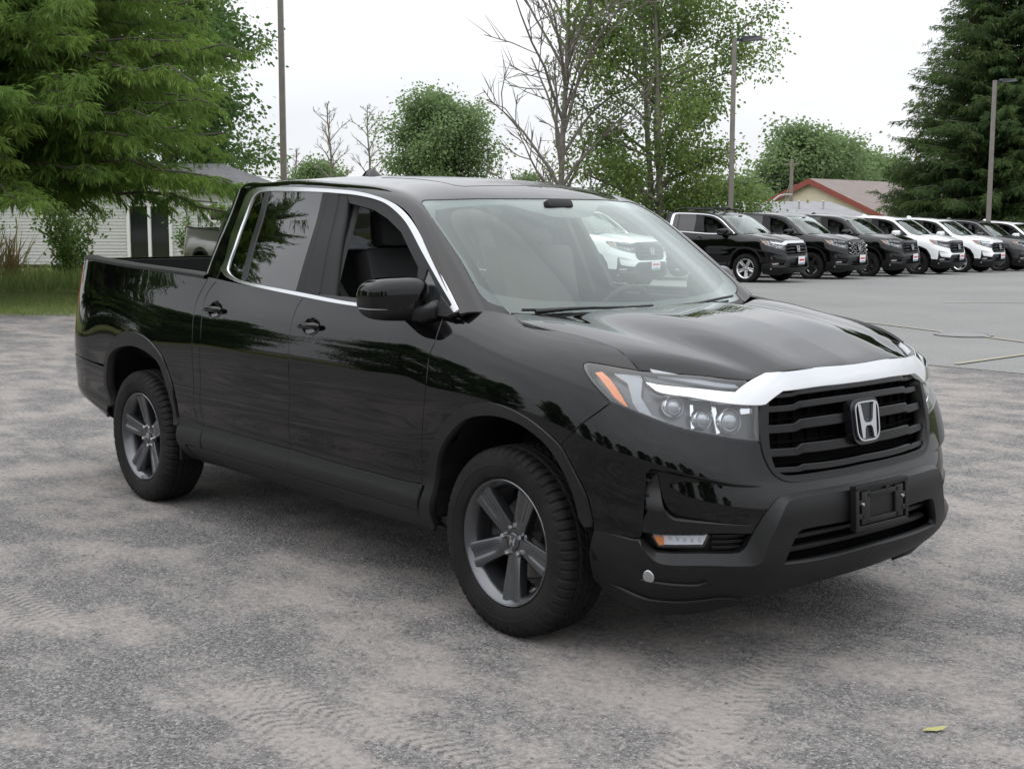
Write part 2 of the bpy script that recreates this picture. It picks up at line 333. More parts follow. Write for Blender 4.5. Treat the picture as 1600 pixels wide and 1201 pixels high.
CURVES={
 'hoodline':((1.0598,1.1108),(1.0767,1.1224),(1.1283,1.1628),(1.2044,1.2018),(1.3009,1.2141),(1.3967,1.2149),(1.5377,1.2102),(1.6653,1.2125),(1.745,1.2168),(1.7829,1.2317)),
 'door_front':((2.1319,1.1885),(2.1296,1.0946),(2.1474,1.046),(2.1472,0.984),(2.1509,0.9162),(2.1623,0.8195),(2.1721,0.6594),(2.2157,0.5085)),
 'door_mid':((3.1959,1.226),(3.2218,1.1867),(3.234,1.1211),(3.2269,1.0355),(3.2171,0.954),(3.2054,0.7267),(3.2399,0.5882),(3.2529,0.512)),
 'door_rear':((4.0456,1.2444),(4.0705,1.2275),(4.1151,1.1687),(4.1108,1.0968),(4.0946,1.0194),(4.0922,0.8932),(4.0834,0.735),(4.1076,0.6048),(4.1199,0.5175)),
 'bed_front':((4.1276,1.26),(4.1631,1.2083),(4.1956,1.1569),(4.1982,1.0903),(4.1836,1.014),(4.1719,0.8858),(4.1563,0.726),(4.1834,0.5954),(4.19,0.5194)),
 'low_front':((2.2157,0.5085),(2.6995,0.5052),(3.2529,0.512)),
 'low_rear':((3.2529,0.512),(3.6715,0.5154),(4.1199,0.5175)),
 'low_bed':((4.19,0.5194),(4.2965,0.5208),(4.3973,0.5266)),
 'farch_out':((2.2336,0.3555),(2.1783,0.4906),(2.1145,0.6382),(2.0352,0.7637),(1.92,0.8559),(1.8152,0.8983),(1.6996,0.9155),(1.5738,0.9058),(1.4541,0.8737),(1.3453,0.8086),(1.2742,0.698),(1.2188,0.6058),(1.1928,0.5014)),
 'farch_in':((2.1453,0.3697),(2.1109,0.4945),(2.0618,0.6107),(1.98,0.7237),(1.8807,0.8112),(1.7854,0.8469),(1.6579,0.8662),(1.5227,0.8488),(1.4106,0.7892),(1.324,0.6822),(1.2795,0.596),(1.2517,0.4991)),
 'rarch_out':((5.2759,0.4755),(5.2817,0.6133),(5.2623,0.752),(5.2188,0.873),(5.1391,0.9403),(5.0284,0.9674),(4.9123,0.9801),(4.7748,0.9766),(4.6329,0.9536),(4.5169,0.9038),(4.4451,0.7982),(4.3896,0.6968),(4.3846,0.6063),(4.401,0.5262),(4.3337,0.4258)),
 'gap_fb':((1.1392,0.9962),(1.2498,0.9183),(1.3359,0.8047)),
 'hl_rear':((1.0598,1.1108),(1.1637,1.1017),(1.2759,1.0927),(1.2945,1.0849),(1.2911,1.0706),(1.2733,1.0536),(1.2134,1.0224),(1.1392,0.9962)),
 'hl_bot':((1.1392,0.9962),(1.0728,0.9914),(0.9764,0.9856),(0.8814,0.9826),(0.7301,0.9862),(0.6263,0.9854),(0.5431,0.9835)),
 'hl_in':((0.5431,0.9835),(0.5312,1.0656)),
 'hl_top':((1.0598,1.1108),(0.9531,1.1316),(0.7524,1.1785),(0.5702,1.1964)),
 'chrome_top':((1.0203,1.0667),(0.9771,1.0676),(0.7816,1.0952),(0.6351,1.109)),
 'chrome_kink':((0.6351,1.109),(0.4819,1.2537)),
 'chrome_top2':((0.4819,1.2537),(0.4009,1.26),(0.2312,1.2593),(0.0807,1.2507)),
 'chrome_bot':((1.0203,1.0667),(0.9729,1.0496),(0.8391,1.0605),(0.5361,1.0717),(0.5092,1.0753)),
 'chrome_bot2':((0.5092,1.0753),(0.4215,1.1289)),
 'chrome_bot3':((0.4215,1.1289),(0.2548,1.1329),(0.1066,1.131)),
 'gr_out':((0.5279,1.0677),(0.5391,0.9815),(0.5117,0.9235),(0.4693,0.8763),(0.4126,0.8466),(0.235,0.8542),(0.106,0.853)),
 'gr_in':((0.4877,1.0808),(0.5027,0.9772),(0.4824,0.916),(0.4521,0.8914),(0.4094,0.8859),(0.2294,0.8934),(0.0997,0.8932)),
 'slot_top':((0.581,0.5638),(0.7438,0.5728),(0.8583,0.5731),(0.8925,0.5772),(0.9156,0.614),(0.9356,0.7095),(0.9475,0.7979)),
 'slot_left':((0.9475,0.7979),(0.9818,0.7832)),
 'slot_left2':((0.9818,0.7832),(0.9885,0.6203),(0.9978,0.5109),(1.0048,0.4975)),
 'matte_top':((1.0048,0.4975),(1.0166,0.4944),(1.0902,0.4952),(1.1897,0.4925)),
 'blade_bot':((0.9978,0.5147),(0.9561,0.5133),(0.8234,0.5233),(0.7102,0.5316),(0.593,0.5266)),
 'rec_edge':((1.0048,0.4975),(0.9812,0.4815),(0.9535,0.4696),(0.9125,0.4691),(0.7771,0.4743),(0.6599,0.4731),(0.6357,0.4782),(0.6191,0.4935),(0.5936,0.5365),(0.5474,0.6359),(0.4957,0.7192),(0.4647,0.7362),(0.3829,0.7534),(0.2142,0.7545),(0.046,0.7491)),
 'guard_out':((0.9929,0.4819),(0.9627,0.4604),(0.9354,0.4489),(0.9081,0.4463),(0.7762,0.4494),(0.6071,0.4411),(0.5767,0.4448),(0.5587,0.4729),(0.5204,0.5503),(0.4826,0.6662),(0.4569,0.6977),(0.3889,0.7076),(0.2217,0.7057),(0.0547,0.6978)),
 'fog':((0.968,0.5077),(0.7558,0.5207),(0.7753,0.4881),(0.9405,0.4789)),
 'intake_top':((0.4759,0.4332),(0.4503,0.4773),(0.4146,0.5226),(0.3715,0.5291),(0.2226,0.5277),(0.0539,0.5225)),
 'intake_bot':((0.4759,0.4332),(0.3453,0.4288),(0.2065,0.4276),(0.037,0.4297)),
 'drl':((0.9701,0.41),(0.9945,0.4052),(0.9751,0.3817)),
 'drl_rec':((0.9979,0.422),(0.7757,0.4391),(0.8211,0.3864),(0.8434,0.3688),(0.946,0.3597),(1.013,0.3514)),
 'chin_bot':((1.2818,0.23),(1.2762,0.23),(1.2297,0.23),(1.1708,0.23),(0.9962,0.23),(0.8219,0.2303),(0.6276,0.23)),
 'marker':((1.241,1.0655),(1.2141,1.0755),(1.1731,1.0581),(1.0744,0.9966),(1.0896,0.9983),(1.1366,1.0107)),
 'drl_bar':((1.0848,1.0681),(1.0463,1.0828),(0.955,0.9946),(0.8769,0.9846),(0.9294,0.9854),(0.9963,0.9904)),
 'proj1':((0.9144,1.018),(0.9518,1.0117)),
 'proj2':((0.6728,1.0256),(0.7127,1.0224)),
 'proj3':((0.8218,1.0087),(0.8472,1.0051)),
 'tail_light':((5.8828,1.1227),(5.6637,1.1074)),
 'rbump_top':((5.2572,0.725),(5.4464,0.7486),(5.6109,0.7742)),
 'handle_f':((3.0724,1.1026),(3.1983,1.0972),(2.9456,1.0971),(3.0436,1.0718),(3.089,1.1388)),
 'handle_r':((3.9375,1.1446),(4.0588,1.1411),(3.8314,1.1469)),
 'fuel':((4.9977,1.1171)),
 'ch_out_top':((0.3506,1.2414),(0.4528,1.3199),(0.6276,1.444),(0.8318,1.5741),(0.9808,1.6442),(1.1283,1.684),(1.3367,1.7152),(1.5974,1.7306),(1.9426,1.7423),(2.198,1.7456),(2.3045,1.7364),(2.3586,1.704),(2.3782,1.6186),(2.3793,1.5016),(2.36,1.3852),(2.3817,1.3248)),
 'ch_out_bot':((2.3817,1.3248),(2.3196,1.298),(2.2469,1.2816),(2.0983,1.2636),(1.5188,1.2298),(1.0864,1.2112),(0.6736,1.2154),(0.3587,1.2259),(0.3506,1.2414)),
 'ch_in_top':((0.3967,1.254),(0.5136,1.3311),(0.6863,1.4457),(0.8757,1.5675),(1.0115,1.6303),(1.1307,1.667),(1.3269,1.6947),(1.5255,1.7071),(1.6157,1.7114),(1.9167,1.7195),(2.1715,1.722),(2.2557,1.7111),(2.2835,1.6696),(2.2979,1.5612),(2.2979,1.445),(2.3056,1.3661),(2.3046,1.3307)),
 'ch_in_bot':((2.3046,1.3307),(2.2553,1.3068),(2.1453,1.2844),(1.9336,1.2694),(1.5302,1.2503),(1.1087,1.2295),(0.6811,1.2308),(0.4113,1.2405),(0.3967,1.254)),
 'bar_a':((2.185,1.7254),(2.1352,1.2845)),
 'bar_b':((2.1433,1.7233),(2.0833,1.2818)),
 'rgl_r':((1.6416,1.711),(1.604,1.5066),(1.5923,1.2545)),
 'bp_r':((1.4906,1.7039),(1.4442,1.5092),(1.3821,1.2455)),
 'op_l':((1.4221,1.6974),(1.3606,1.5047),(1.2726,1.2408)),
 'door_mid_cab':((1.5912,1.7287),(1.5584,1.5222),(1.5261,1.2429)),
 'fq':((0.651,1.4215),(0.6536,1.3215),(0.6286,1.2336),(0.5849,1.2348),(0.6293,1.3173),(0.6324,1.4116)),
 'mirror_tri':((0.5441,1.3495),(0.4159,1.2504),(0.4661,1.24),(0.6156,1.2344),(0.6379,1.2985)),
 'ws_edge':((0.0623,0.2023),(0.077,0.1522),(0.1251,0.134),(0.1906,0.1325),(0.3465,0.1398),(0.5158,0.1334),(0.6742,0.1256),(0.7796,0.1374),(0.8123,0.1492)),
 'ws_head':((0.8123,0.1492),(0.8297,0.1869),(0.818,0.3863),(0.8036,0.6118),(0.7987,0.8906)),
 'sunroof':((1.8486,0.9039),(1.0649,0.5042)),
 'hood_side':((0.2218,0.8239),(0.3116,0.8183),(0.4347,0.8017),(0.5611,0.7805),(0.6593,0.7738),(0.7682,0.7735),(0.8576,0.7791),(0.8984,0.7742),(0.9084,0.7717)),
 'hood_front':((0.9084,0.7717),(0.9153,0.7062),(0.9115,0.605),(0.9021,0.5137),(0.8974,0.4976),(0.867,0.4225),(0.886,0.3555),(0.8926,0.2141),(0.8945,0.0724)),
}
# ------------------------------------------------------------------ truck: trimmed panels on the surfaces
def sample(pts, step=.02):
    P = np.array(pts, float); d = np.r_[0, np.cumsum(np.hypot(*np.diff(P, axis=0).T))]
    n = max(2, int(d[-1]/step)+1); x = np.linspace(0, d[-1], n)
    if len(P) < 3: return P[0]+(P[1]-P[0])*(x/d[-1])[:, None]
    # monotone-safe Catmull-Rom on chord length
    m_ = np.zeros_like(P); m_[1:-1] = (P[2:]-P[:-2])/(d[2:]-d[:-2])[:, None]
    m_[0] = (P[1]-P[0])/(d[1]-d[0]); m_[-1] = (P[-1]-P[-2])/(d[-1]-d[-2])
    i = np.clip(np.searchsorted(d, x)-1, 0, len(d)-2); h = (d[i+1]-d[i])[:, None]; t = ((x-d[i])[:, None])/h
    return (2*t**3-3*t**2+1)*P[i]+(t**3-2*t**2+t)*h*m_[i]+(-2*t**3+3*t**2)*P[i+1]+(t**3-t**2)*h*m_[i+1]
def C_(name):
    return np.array(CURVES[name.lstrip('-')], float)[::(-1 if name[0] == '-' else 1)]
def poly(*segs, step=.02):
    'joins named smooth curves and straight runs into one closed outline'
    out = []
    def put(P):
        for p in P:
            if not out or np.hypot(*(p-out[-1])) > 1e-4: out.append(np.array(p, float))
    for s in segs:
        if isinstance(s, str): P = sample(C_(s), step)
        else:
            P = np.array(s, float)
        if out:
            g = np.hypot(*(P[0]-out[-1]))
            if g > step: put(sample([out[-1], P[0]], step))
        if not isinstance(s, str):
            for a, b in zip(P[:-1], P[1:]): put(sample([a, b], step))
            if len(P) == 1: put(P)
        else: put(P)
    if np.hypot(*(out[0]-out[-1])) > step: put(sample([out[-1], out[0]], step)[:-1])
    if np.hypot(*(out[0]-out[-1])) < 1e-4: out.pop()
    return np.array(out)
def area(P): return .5*np.sum(P[:, 0]*np.roll(P[:, 1], -1)-np.roll(P[:, 0], -1)*P[:, 1])
def outn(P):
    'outward 2d normals of a ccw loop'
    t = np.roll(P, -1, 0)-np.roll(P, 1, 0); n = np.stack([t[:, 1], -t[:, 0]], 1); return n/np.maximum(np.linalg.norm(n, axis=1, keepdims=True), 1e-9)
def inside(P, Q):
    x, y = Q[:, 0][:, None], Q[:, 1][:, None]; x1, y1 = P[:, 0], P[:, 1]; x2, y2 = np.roll(x1, -1), np.roll(y1, -1)
    c = ((y1 > y) != (y2 > y)) & (x < (x2-x1)*(y-y1)/np.where(y2 == y1, 1e-12, y2-y1)+x1)
    return c.sum(1) % 2 == 1
def edist(P, Q):
    A = P; D = np.roll(P, -1, 0)-P; l = np.maximum((D**2).sum(1), 1e-12)
    t = np.clip(((Q[:, None]-A)*D).sum(2)/l, 0, 1); return np.sqrt((((A+t[..., None]*D)-Q[:, None])**2).sum(2).min(1))
def panel(name, S, P, mat, parent, off=0., hem=.012, grid=.04, gap=.0028, holes=(), offf=None, full=False, sides=True, hole_hem=None, fine=(), edge=.0016, axes=(0, 1), flipn=False):
    'P: outline in surface coordinates; right-hand mesh (y = -w), plus its mirrored twin or a full mirrored mesh'
    loops = []
    cen = (lambda q: q[:, 0] < 1e-3) if S is BODY else ((lambda q: q[:, 1] > .9995) if S is TOP else ((lambda q: q[:, 1] < 1e-3) if S is HOOD else ((lambda q: q[:, 0] > 3.349) if S is CAB else (lambda q: q[:, 0] < -9))))
    if full and S is BODY and P[:, 0].max() > 6.7: cen = lambda q: q[:, 0] > BODY.u[-1]-1e-3
    for k, Q in enumerate([P]+list(holes)):
        Q = np.array(Q, float)
        if (area(Q) > 0) != (k == 0): Q = Q[::-1]
        sh = gap*outn(Q)
        if full: sh[cen(Q)] = [[0, 1]] * int(cen(Q).sum()) * sh[cen(Q)] if S is not HOOD and S is not TOP else [[1, 0]] * int(cen(Q).sum()) * sh[cen(Q)]
        Q = Q-sh; loops.append(Q)
    O = loops[0]; lo, hi = O.min(0), O.max(0)
    def lattice(g, lo, hi):
        a, b = np.meshgrid(np.arange(lo[0]+g/2, hi[0], g), np.arange(lo[1]+g/2, hi[1], g)); q = np.stack([a.ravel(), b.ravel()], 1)
        q[:, 0] += np.where((np.round((q[:, 1]-lo[1])/g).astype(int) % 2) == 0, 0, g/2)
        return q
    Q = lattice(grid, lo, hi)
    for (fl, fh, g) in fine:
        keep = ~((Q[:, 0] > fl[0]) & (Q[:, 0] < fh[0]) & (Q[:, 1] > fl[1]) & (Q[:, 1] < fh[1]))
        Q = np.r_[Q[keep], lattice(g, np.array(fl), np.array(fh))]
    ok = np.zeros(len(Q), bool)
    if len(Q):
        ok = inside(O, Q)
        for l in loops:
            if len(Q[ok]):
                d = np.full(len(Q), 9.); d[ok] = edist(l, Q[ok]); ok &= d > .006
        for l in loops[1:]: ok &= ~inside(l[::-1], Q)
    pts = np.concatenate(loops+[Q[ok]]); edges = []; n0 = 0; spans = []
    for l in loops:
        n = len(l); edges += [(n0+i, n0+(i+1) % n) for i in range(n)]; spans.append((n0, n)); n0 += n
    r = delaunay_2d_cdt([Vector(p) for p in pts], edges, [], 1, 1e-6)
    V2 = np.array([tuple(v) for v in r[0]]); F = [f for f in r[2]]
    if len(loops) > 1:
        cc = np.array([V2[list(f)].mean(0) for f in F]); bad = np.zeros(len(F), bool)
        for l in loops[1:]: bad |= inside(l[::-1], cc)
        F = [f for f, b in zip(F, bad) if not b]
    F = [f if area(V2[list(f)]) > 0 else f[::-1] for f in F]
    om = {}
    for j, src in enumerate(r[3]):
        for s in src: om[s] = j
    def pos(q):
        p = S.ev(q[:, 0], q[:, 1])
        o_ = off if offf is None else off+offf(q[:, 0], q[:, 1])
        return p+S.nrm(q[:, 0], q[:, 1])*(np.asarray(o_)[..., None] if offf is not None else o_)
    X = pos(V2)
    if offf is None: Nn = S.nrm(V2[:, 0], V2[:, 1])
    else:
        e = 1.5e-3; Nn = np.cross(pos(V2+[e, 0])-pos(V2-[e, 0]), pos(V2+[0, e])-pos(V2-[0, e])); Nn /= np.maximum(np.linalg.norm(Nn, axis=1, keepdims=True), 1e-12)
    c_ = cen(V2) if full else np.zeros(len(V2), bool)
    if full:
        X[c_, 1] = 0; Nn[c_, 1] = 0; Nn /= np.linalg.norm(Nn, axis=1, keepdims=True)
    X = list(X); Nn = list(Nn); F = [tuple(f) for f in F]
    if hem:
        for li, ((s0, n), l) in enumerate(zip(spans, loops)):
            h_ = hem if li == 0 or hole_hem is None else hole_hem
            on = outn(l); P3 = pos(l); Tn = pos(l+on*.002)-P3
            Tn /= np.maximum(np.linalg.norm(Tn, axis=1, keepdims=True), 1e-9)
            idx = [om.get(s0+i, None) for i in range(n)]
            r1 = {}; r2_ = {}
            for i in range(n):
                if idx[i] is None: continue
                nb = Nn[idx[i]]; p = np.array(X[idx[i]])
                tt = Tn[i].copy()
                if full and c_[idx[i]]: tt[1] = 0; tt /= max(np.linalg.norm(tt), 1e-9)
                r1[i] = len(X); X.append(p-nb*edge+tt*edge*.7); v = nb+tt; Nn.append(v/np.linalg.norm(v))
                r2_[i] = len(X); X.append(p-nb*h_+tt*edge*.7); Nn.append(tt)
            for i in range(n):
                j = (i+1) % n
                if idx[i] is None or idx[j] is None: continue
                if full and c_[idx[i]] and c_[idx[j]]: continue
                a, b = idx[i], idx[j]
                F += [(a, r1[i], r1[j], b), (r1[i], r2_[i], r2_[j], r1[j])]
    X = np.array(X); Nn = np.array(Nn)
    if full:
        n = len(X); mp_ = np.arange(n)+n
        cc = np.zeros(n, bool); cc[np.abs(X[:, 1]) < 2e-4] = True
        mp_[cc] = np.arange(n)[cc]
        X2 = X*[1, -1, 1]; N2 = Nn*[1, -1, 1]
        F2 = [tuple(int(mp_[i]) for i in f) for f in F]           # left half keeps w = +y
        F1 = [f[::-1] for f in F]
        # first block: right side (y<0); second block: left side
        V = np.r_[X2, X]; NN = np.r_[N2, Nn]
        FF = F1+F2; used = np.unique(np.concatenate([np.array(f) for f in FF])); rm = np.full(len(V), -1); 
        # the left half borrows the right half's centre vertices
        rm[used] = np.arange(len(used)); V = V[used]; NN = NN[used]; FF = [tuple(int(rm[i]) for i in f) for f in FF]
        return mesh(name, V, FF, parent, mat, True, NN)
    V = X*[1, -1, 1]; NN = Nn*[1, -1, 1]
    o = mesh(name, V, [f[::-1] for f in F], parent, mat, True, NN)
    return (o, mirrored(o)) if sides else o
def sstep(a, b, x):
    t = np.clip((x-a)/(b-a), 0, 1); return t*t*(3-2*t)
def tol(u, v, **k): return None
def P3(S, u, v, off=0):
    p = S.ev(u, v)[0]+S.nrm(np.array([u]), np.array([v]))[0]*off; return Vector((p[0], -p[1], p[2]))
def N3(S, u, v):
    n = S.nrm(np.array([u]), np.array([v]))[0]; return Vector((n[0], -n[1], n[2]))

M['paint_black'] = material('paint_black', (.0016, .0016, .0019), .4, spec=.0, Coat_Weight=1, Coat_Roughness=.012, Coat_IOR=1.45)
M['plastic'] = varied('plastic_trim', (.0042, .0044, .0047), (.006, .0063, .0067), 60, .45, .0004, 700, spec=.36)
M['plastic_dark'] = material('plastic_dark', (.005, .005, .0055), .5, spec=.35)
M['gloss_trim'] = material('gloss_trim', (.008, .008, .009), .16, spec=.5)
M['chrome'] = material('chrome', (.62, .63, .645), .09, 1)
M['rim'] = material('rim_grey', (.092, .096, .103), .27, .85, Coat_Weight=.6, Coat_Roughness=.1)
M['rim_chrome'] = material('rim_silver', (.62, .63, .64), .18, 1)
M['rim_black'] = material('rim_black', (.012, .012, .013), .2, .2)
M['tyre'] = varied('tyre_rubber', (.0062, .0062, .0064), (.014, .0132, .0124), 9, .75, .0006, 260, spec=.2)
M['steel'] = varied('brake_steel', (.16, .155, .15), (.3, .28, .26), 20, .45, metal=.8)
M['nut'] = material('nut_steel', (.55, .55, .56), .25, 1)
M['black'] = material('cavity_black', (.0035, .0035, .0035), .9, spec=.1)
M['liner'] = material('liner', (.008, .008, .008), .8, spec=.2)
M['ws_glass'] = glass('windscreen_glass', (.66, .75, .71), 1.45, spec_tint=(.93, 1.0, .97))
M['clear_glass'] = glass('door_glass', (.62, .68, .65), 1.7)
M['tint_glass'] = glass('privacy_glass', (.05, .053, .056), 1.5)
M['lens'] = glass('lamp_lens', (.86, .88, .9), 1.6)
M['seat'] = varied('seat_leather', (.010, .010, .011), (.016, .016, .017), 40, .5, .0006, 500)
M['trim_grey'] = material('interior_grey', (.13, .128, .125), .7)
M['headliner'] = material('headliner', (.20, .20, .195), .9)
M['amber'] = material('amber_lens', (.75, .20, .02), .18, Coat_Weight=1, Emission_Color=(0, 0, 0, 1))
M['reflector'] = material('reflector', (.8, .81, .83), .12, 1)
M['lamp_house'] = material('lamp_house', (.105, .108, .112), .3, .6)
M['lamp_dark'] = material('lamp_dark', (.06, .061, .063), .35, .3)
M['light_guide'] = material('light_guide', (.30, .315, .33), .25, Coat_Weight=.5)
M['white_lamp'] = material('white_lamp', (.78, .78, .84), .15, Coat_Weight=1)
M['red_lamp'] = material('red_lamp', (.36, .012, .01), .12, Coat_Weight=1)
M['rubber'] = material('rubber', (.008, .008, .008), .65)

def make_truck():
    T = empty('pickup_truck')
    pb, pl, pd = M['paint_black'], M['plastic'], M['plastic_dark']
    # ---- inner shell that closes the gaps
    fa = poly('farch_in', [(1.22, .2), (2.14, .2)]); ra = poly(sample(C_('rarch_out'), .02), [(4.405, .2), (5.33, .2)])
    fa_u = np.r_[sample(C_('farch_out'), .02)]
    ra_in = sample(C_('rarch_out'), .02)
    rc = np.array([4.86, .40]); ra_i = rc+(ra_in-rc)*np.array([.90, .905])
    fpoly = np.r_[sample(C_('farch_in'), .02), [(1.235, .27), (2.11, .27)]]
    rpoly = np.r_[ra_i[:-4], [(4.46, .29), (5.22, .29)]]
    panel('inner_shell', BODY, poly([(1.0, .30), (6.0, .30), (6.0, 1.2), (1.95, 1.2), (1.9, 1.02), (1.0, .98)], step=.05), M['black'], T, off=-.022, hem=0, grid=.1, holes=[fpoly, rpoly])
    panel('inner_shell', BODY, poly([(0, .25), (1.03, .25), (1.03, 1.0), (.6, 1.1), (0, 1.1)], step=.05), M['black'], T, off=-.11, hem=0, grid=.1, full=True)
    # ---- fender and doors
    arc = C_('farch_out'); up_ = arc[1:10]
    fo = lambda u, v: 0
    panel('front_fender', BODY, poly('-hl_rear', 'hoodline', [(1.80, 1.252), (2.06, 1.252)], 'door_front', '-low_end' if False else [tuple(arc[1])], up_[::1], '-gap_fb'), pb, T, grid=.045)
    def handle_dent(u0, v0):
        def f(u, v):
            r_ = ((u-u0)/.072)**2+((v-v0)/.036)**2
            return -.026*np.clip(1-r_, 0, 1)**.8*1.0
        return f
    hf, hr = (3.062, 1.105), (3.985, 1.122)
    for nm, seg, h_, lo, gapv in (('front_door', ('door_front', 'low_front', '-door_mid'), hf, 'low_front', 1.252), ('rear_door', ('door_mid', 'low_rear', '-door_rear'), hr, 'low_rear', 1.262)):
        a = C_(seg[0])[0]; b = C_(seg[2])[-1]
        o, o2 = panel(nm, BODY, poly(*seg, [(b[0], gapv), (a[0]-(.03 if nm == 'front_door' else 0), gapv)]), pb, T, offf=handle_dent(*h_), fine=[((h_[0]-.085, h_[1]-.05), (h_[0]+.085, h_[1]+.05), .0075)], grid=.045)
        # grip across the cup
        mb = MB(); n = N3(BODY, *h_)
        pts = []; rr = []
        for k in np.linspace(-1, 1, 13):
            p = P3(BODY, h_[0]-k*.086, h_[1]+.004*k, .012+.012*(1-k**4)); pts.append(p); rr.append(.0155*(1-.45*abs(k)**5))
        mb.tube(pts, rr, 12)
        for hd, oo in ((0, o), (1, o2)):
            g = mb.build('door_handle', M['gloss_trim'] if False else pb, oo, 60)
    rd = C_('door_rear'); bf = C_('bed_front')
    panel('cab_corner', BODY, poly('door_rear', '-bed_front', [(bf[0][0], 1.262), (rd[0][0], 1.262)]), pb, T, grid=.05)
    panel('door_cladding', BODY, poly('low_front', [(3.2521, .40), (2.225, .40)]), pl, T, off=.003, hem=.02)
    panel('door_cladding', BODY, poly('low_rear', [(4.12, .40), (3.2521, .40)]), pl, T, off=.003, hem=.02)
    panel('sill', BODY, poly([(2.24, .395), (4.30, .395), (4.30, .275), (2.24, .275)], step=.04), pl, T, off=.002, hem=.02)
    ro = C_('rarch_out')
    panel('quarter_cladding', BODY, poly([(4.128, .515), (4.40, .535), (4.40, .40), (4.31, .40), (4.31, .31), (4.29, .30), (4.128, .40)][:1]+[(4.40, .535), (4.39, .30), (4.305, .30), (4.305, .40), (4.128, .40)]), pl, T, off=.004, hem=.02)
    # ---- bed side
    tl = [(5.845, .775), (5.845, 1.255)]
    rb = [(5.62, .757), (5.845, .775)]
    rseg = ro[2:14]
    panel('bed_side', BODY, poly('bed_front', [(4.40, .532)], rseg[::-1], [(5.447, .752), (5.62, .762), (5.845, .775), (5.845, 1.245), (5.5, 1.252), (bf[0][0], 1.252)]), pb, T, grid=.05)
    panel('rear_bumper', BODY, poly([(5.262, .735), (5.447, .745), (5.62, .755), (5.86, .77), (BODY.u[-1], .77), (BODY.u[-1], .36), (5.45, .34), (5.33, .38)], ro[:2], step=.04), pb, T, full=True, off=.004, grid=.06)
    panel('tail_light', BODY, poly([(5.85, .80), (6.03, .80), (6.04, 1.0), (6.0, 1.2), (5.85, 1.215)]), M['red_lamp'], T, off=.004, hem=.03, grid=.03)
    panel('tailgate', BODY, poly([(6.05, .79), (BODY.u[-1], .79), (BODY.u[-1], 1.25), (6.02, 1.25), (6.05, 1.1)], step=.04), pb, T, full=True, grid=.06)
    # bed: rail caps, inner walls, floor, front wall
    for s in (-1, 1):
        mb = MB(); ring = []
        for u_ in np.linspace(4.17, 5.9, 14):
            p = BODY.ev(u_, 1.26)[0]; ring.append(p)
        V = []; F = []
        for p in ring:
            for dw, dz in ((.006, -.012), (.004, .004), (-.012, .012), (-.075, .010), (-.085, -.004), (-.085, -.06)): V.append((p[0], s*(p[1]+dw), p[2]+dz))
        for i in range(len(ring)-1):
            for k in range(5): F.append((i*6+k, (i+1)*6+k, (i+1)*6+k+1, i*6+k+1))
        mb.add(V, F); mb.build('bed_rail', pl, T, 50)
        mb = MB(); mb.box((-3.38, s*.79, 1.05), (1.76, .03, .5)); mb.build('bed_wall', M['liner'], T)
    MB().box((-3.38, 0, .80), (1.78, 1.56, .04)).build('bed_floor', M['liner'], T)
    MB().box((-2.72, 0, 1.03), (.05, 1.62, .46)).build('bed_front_wall', M['liner'], T)
    MB().box((-4.19, 0, 1.07), (.05, 1.5, .5)).build('tailgate_liner', M['liner'], T)
    # ---- wheel arch lips
    fl_o, fl_i = sample(C_('farch_out'), .02), sample(C_('farch_in'), .02)
    panel('arch_trim', BODY, np.r_[fl_o, [(1.23, .492)], fl_i[::-1][1:-1], [(2.165, .33)], [(2.24, .30)]][::1], pl, T, off=.009, hem=.05, grid=.03)
    panel('arch_trim', BODY, np.r_[ra_in[:-4], ra_i[:-4][::-1]], pl, T, off=.009, hem=.05, grid=.03)
    for s in (-1, 1):      # wheel wells
        for cx, cz, rr in ((.02, .42, .46), (-3.18, .45, .48)):
            mb = MB(); V = []; F = []; n = 28
            for k in range(n+1):
                a = math.pi*(-.02+1.04*k/n); x, z = cx+rr*math.cos(a), cz+rr*math.sin(a)
                rib = .012 if k % 4 == 1 else 0
                x, z = cx+(rr-rib)*math.cos(a), cz+(rr-rib)*math.sin(a)
                V += [(x, s*.94, z), (x, s*.55, z)]
            c0 = len(V); V += [(cx, s*.55, cz)]
            for k in range(n): F += [(2*k, 2*k+1, 2*k+3, 2*k+2), (2*k+1, 2*k+3, c0)]
            mb.add(V, F); mb.build('wheel_well', M['liner'], T)
    MB().box((-1.7, 0, .38), (2.0, 1.72, .16), bev=.03).build('underbody', M['black'], T)
    MB().box((-3.2, 0, .50), (1.6, 1.05, .22), bev=.03).build('chassis', M['black'], T)
    MB().box((.1, 0, .46), (1.3, 1.0, .3), bev=.03).build('engine_tray', M['black'], T)
    for s in (-1, 1):   # mud flaps seen behind the wheels
        MB().box((-2.76, s*.82, .35), (.02, .2, .12)).build('mud_flap', M['liner'], T)
    # ---- hood
    panel('hood', HOOD, poly([(.0, 0), (.0, .72), (.02, .765), (.06, .79), (.11, .80)], 'hood_side', 'hood_front', [(.8947, 0)], step=.02), pb, T, full=True, grid=.03, hem=.018, edge=.004)
    # ---- roof, pillars, windscreen
    we = sample(C_('ws_edge'), .02); wh = sample(C_('ws_head'), .02)
    we = we.copy(); 
    ue = TOP.u[-1]
    panel('roof', TOP, poly([(.0, 0), (ue, 0), (ue, 1), (.7987, 1)], '-ws_head', '-ws_edge', [(.02, .21), (.0, .20)], step=.03), pb, T, full=True, grid=.035, hem=.02)
    panel('windscreen', TOP, poly([(.0, 1), (.0, .21), (.03, .212)], 'ws_edge', 'ws_head', [(.7987, 1)], step=.03), M['ws_glass'], T, off=-.003, hem=0, full=True, grid=.06, gap=.004)
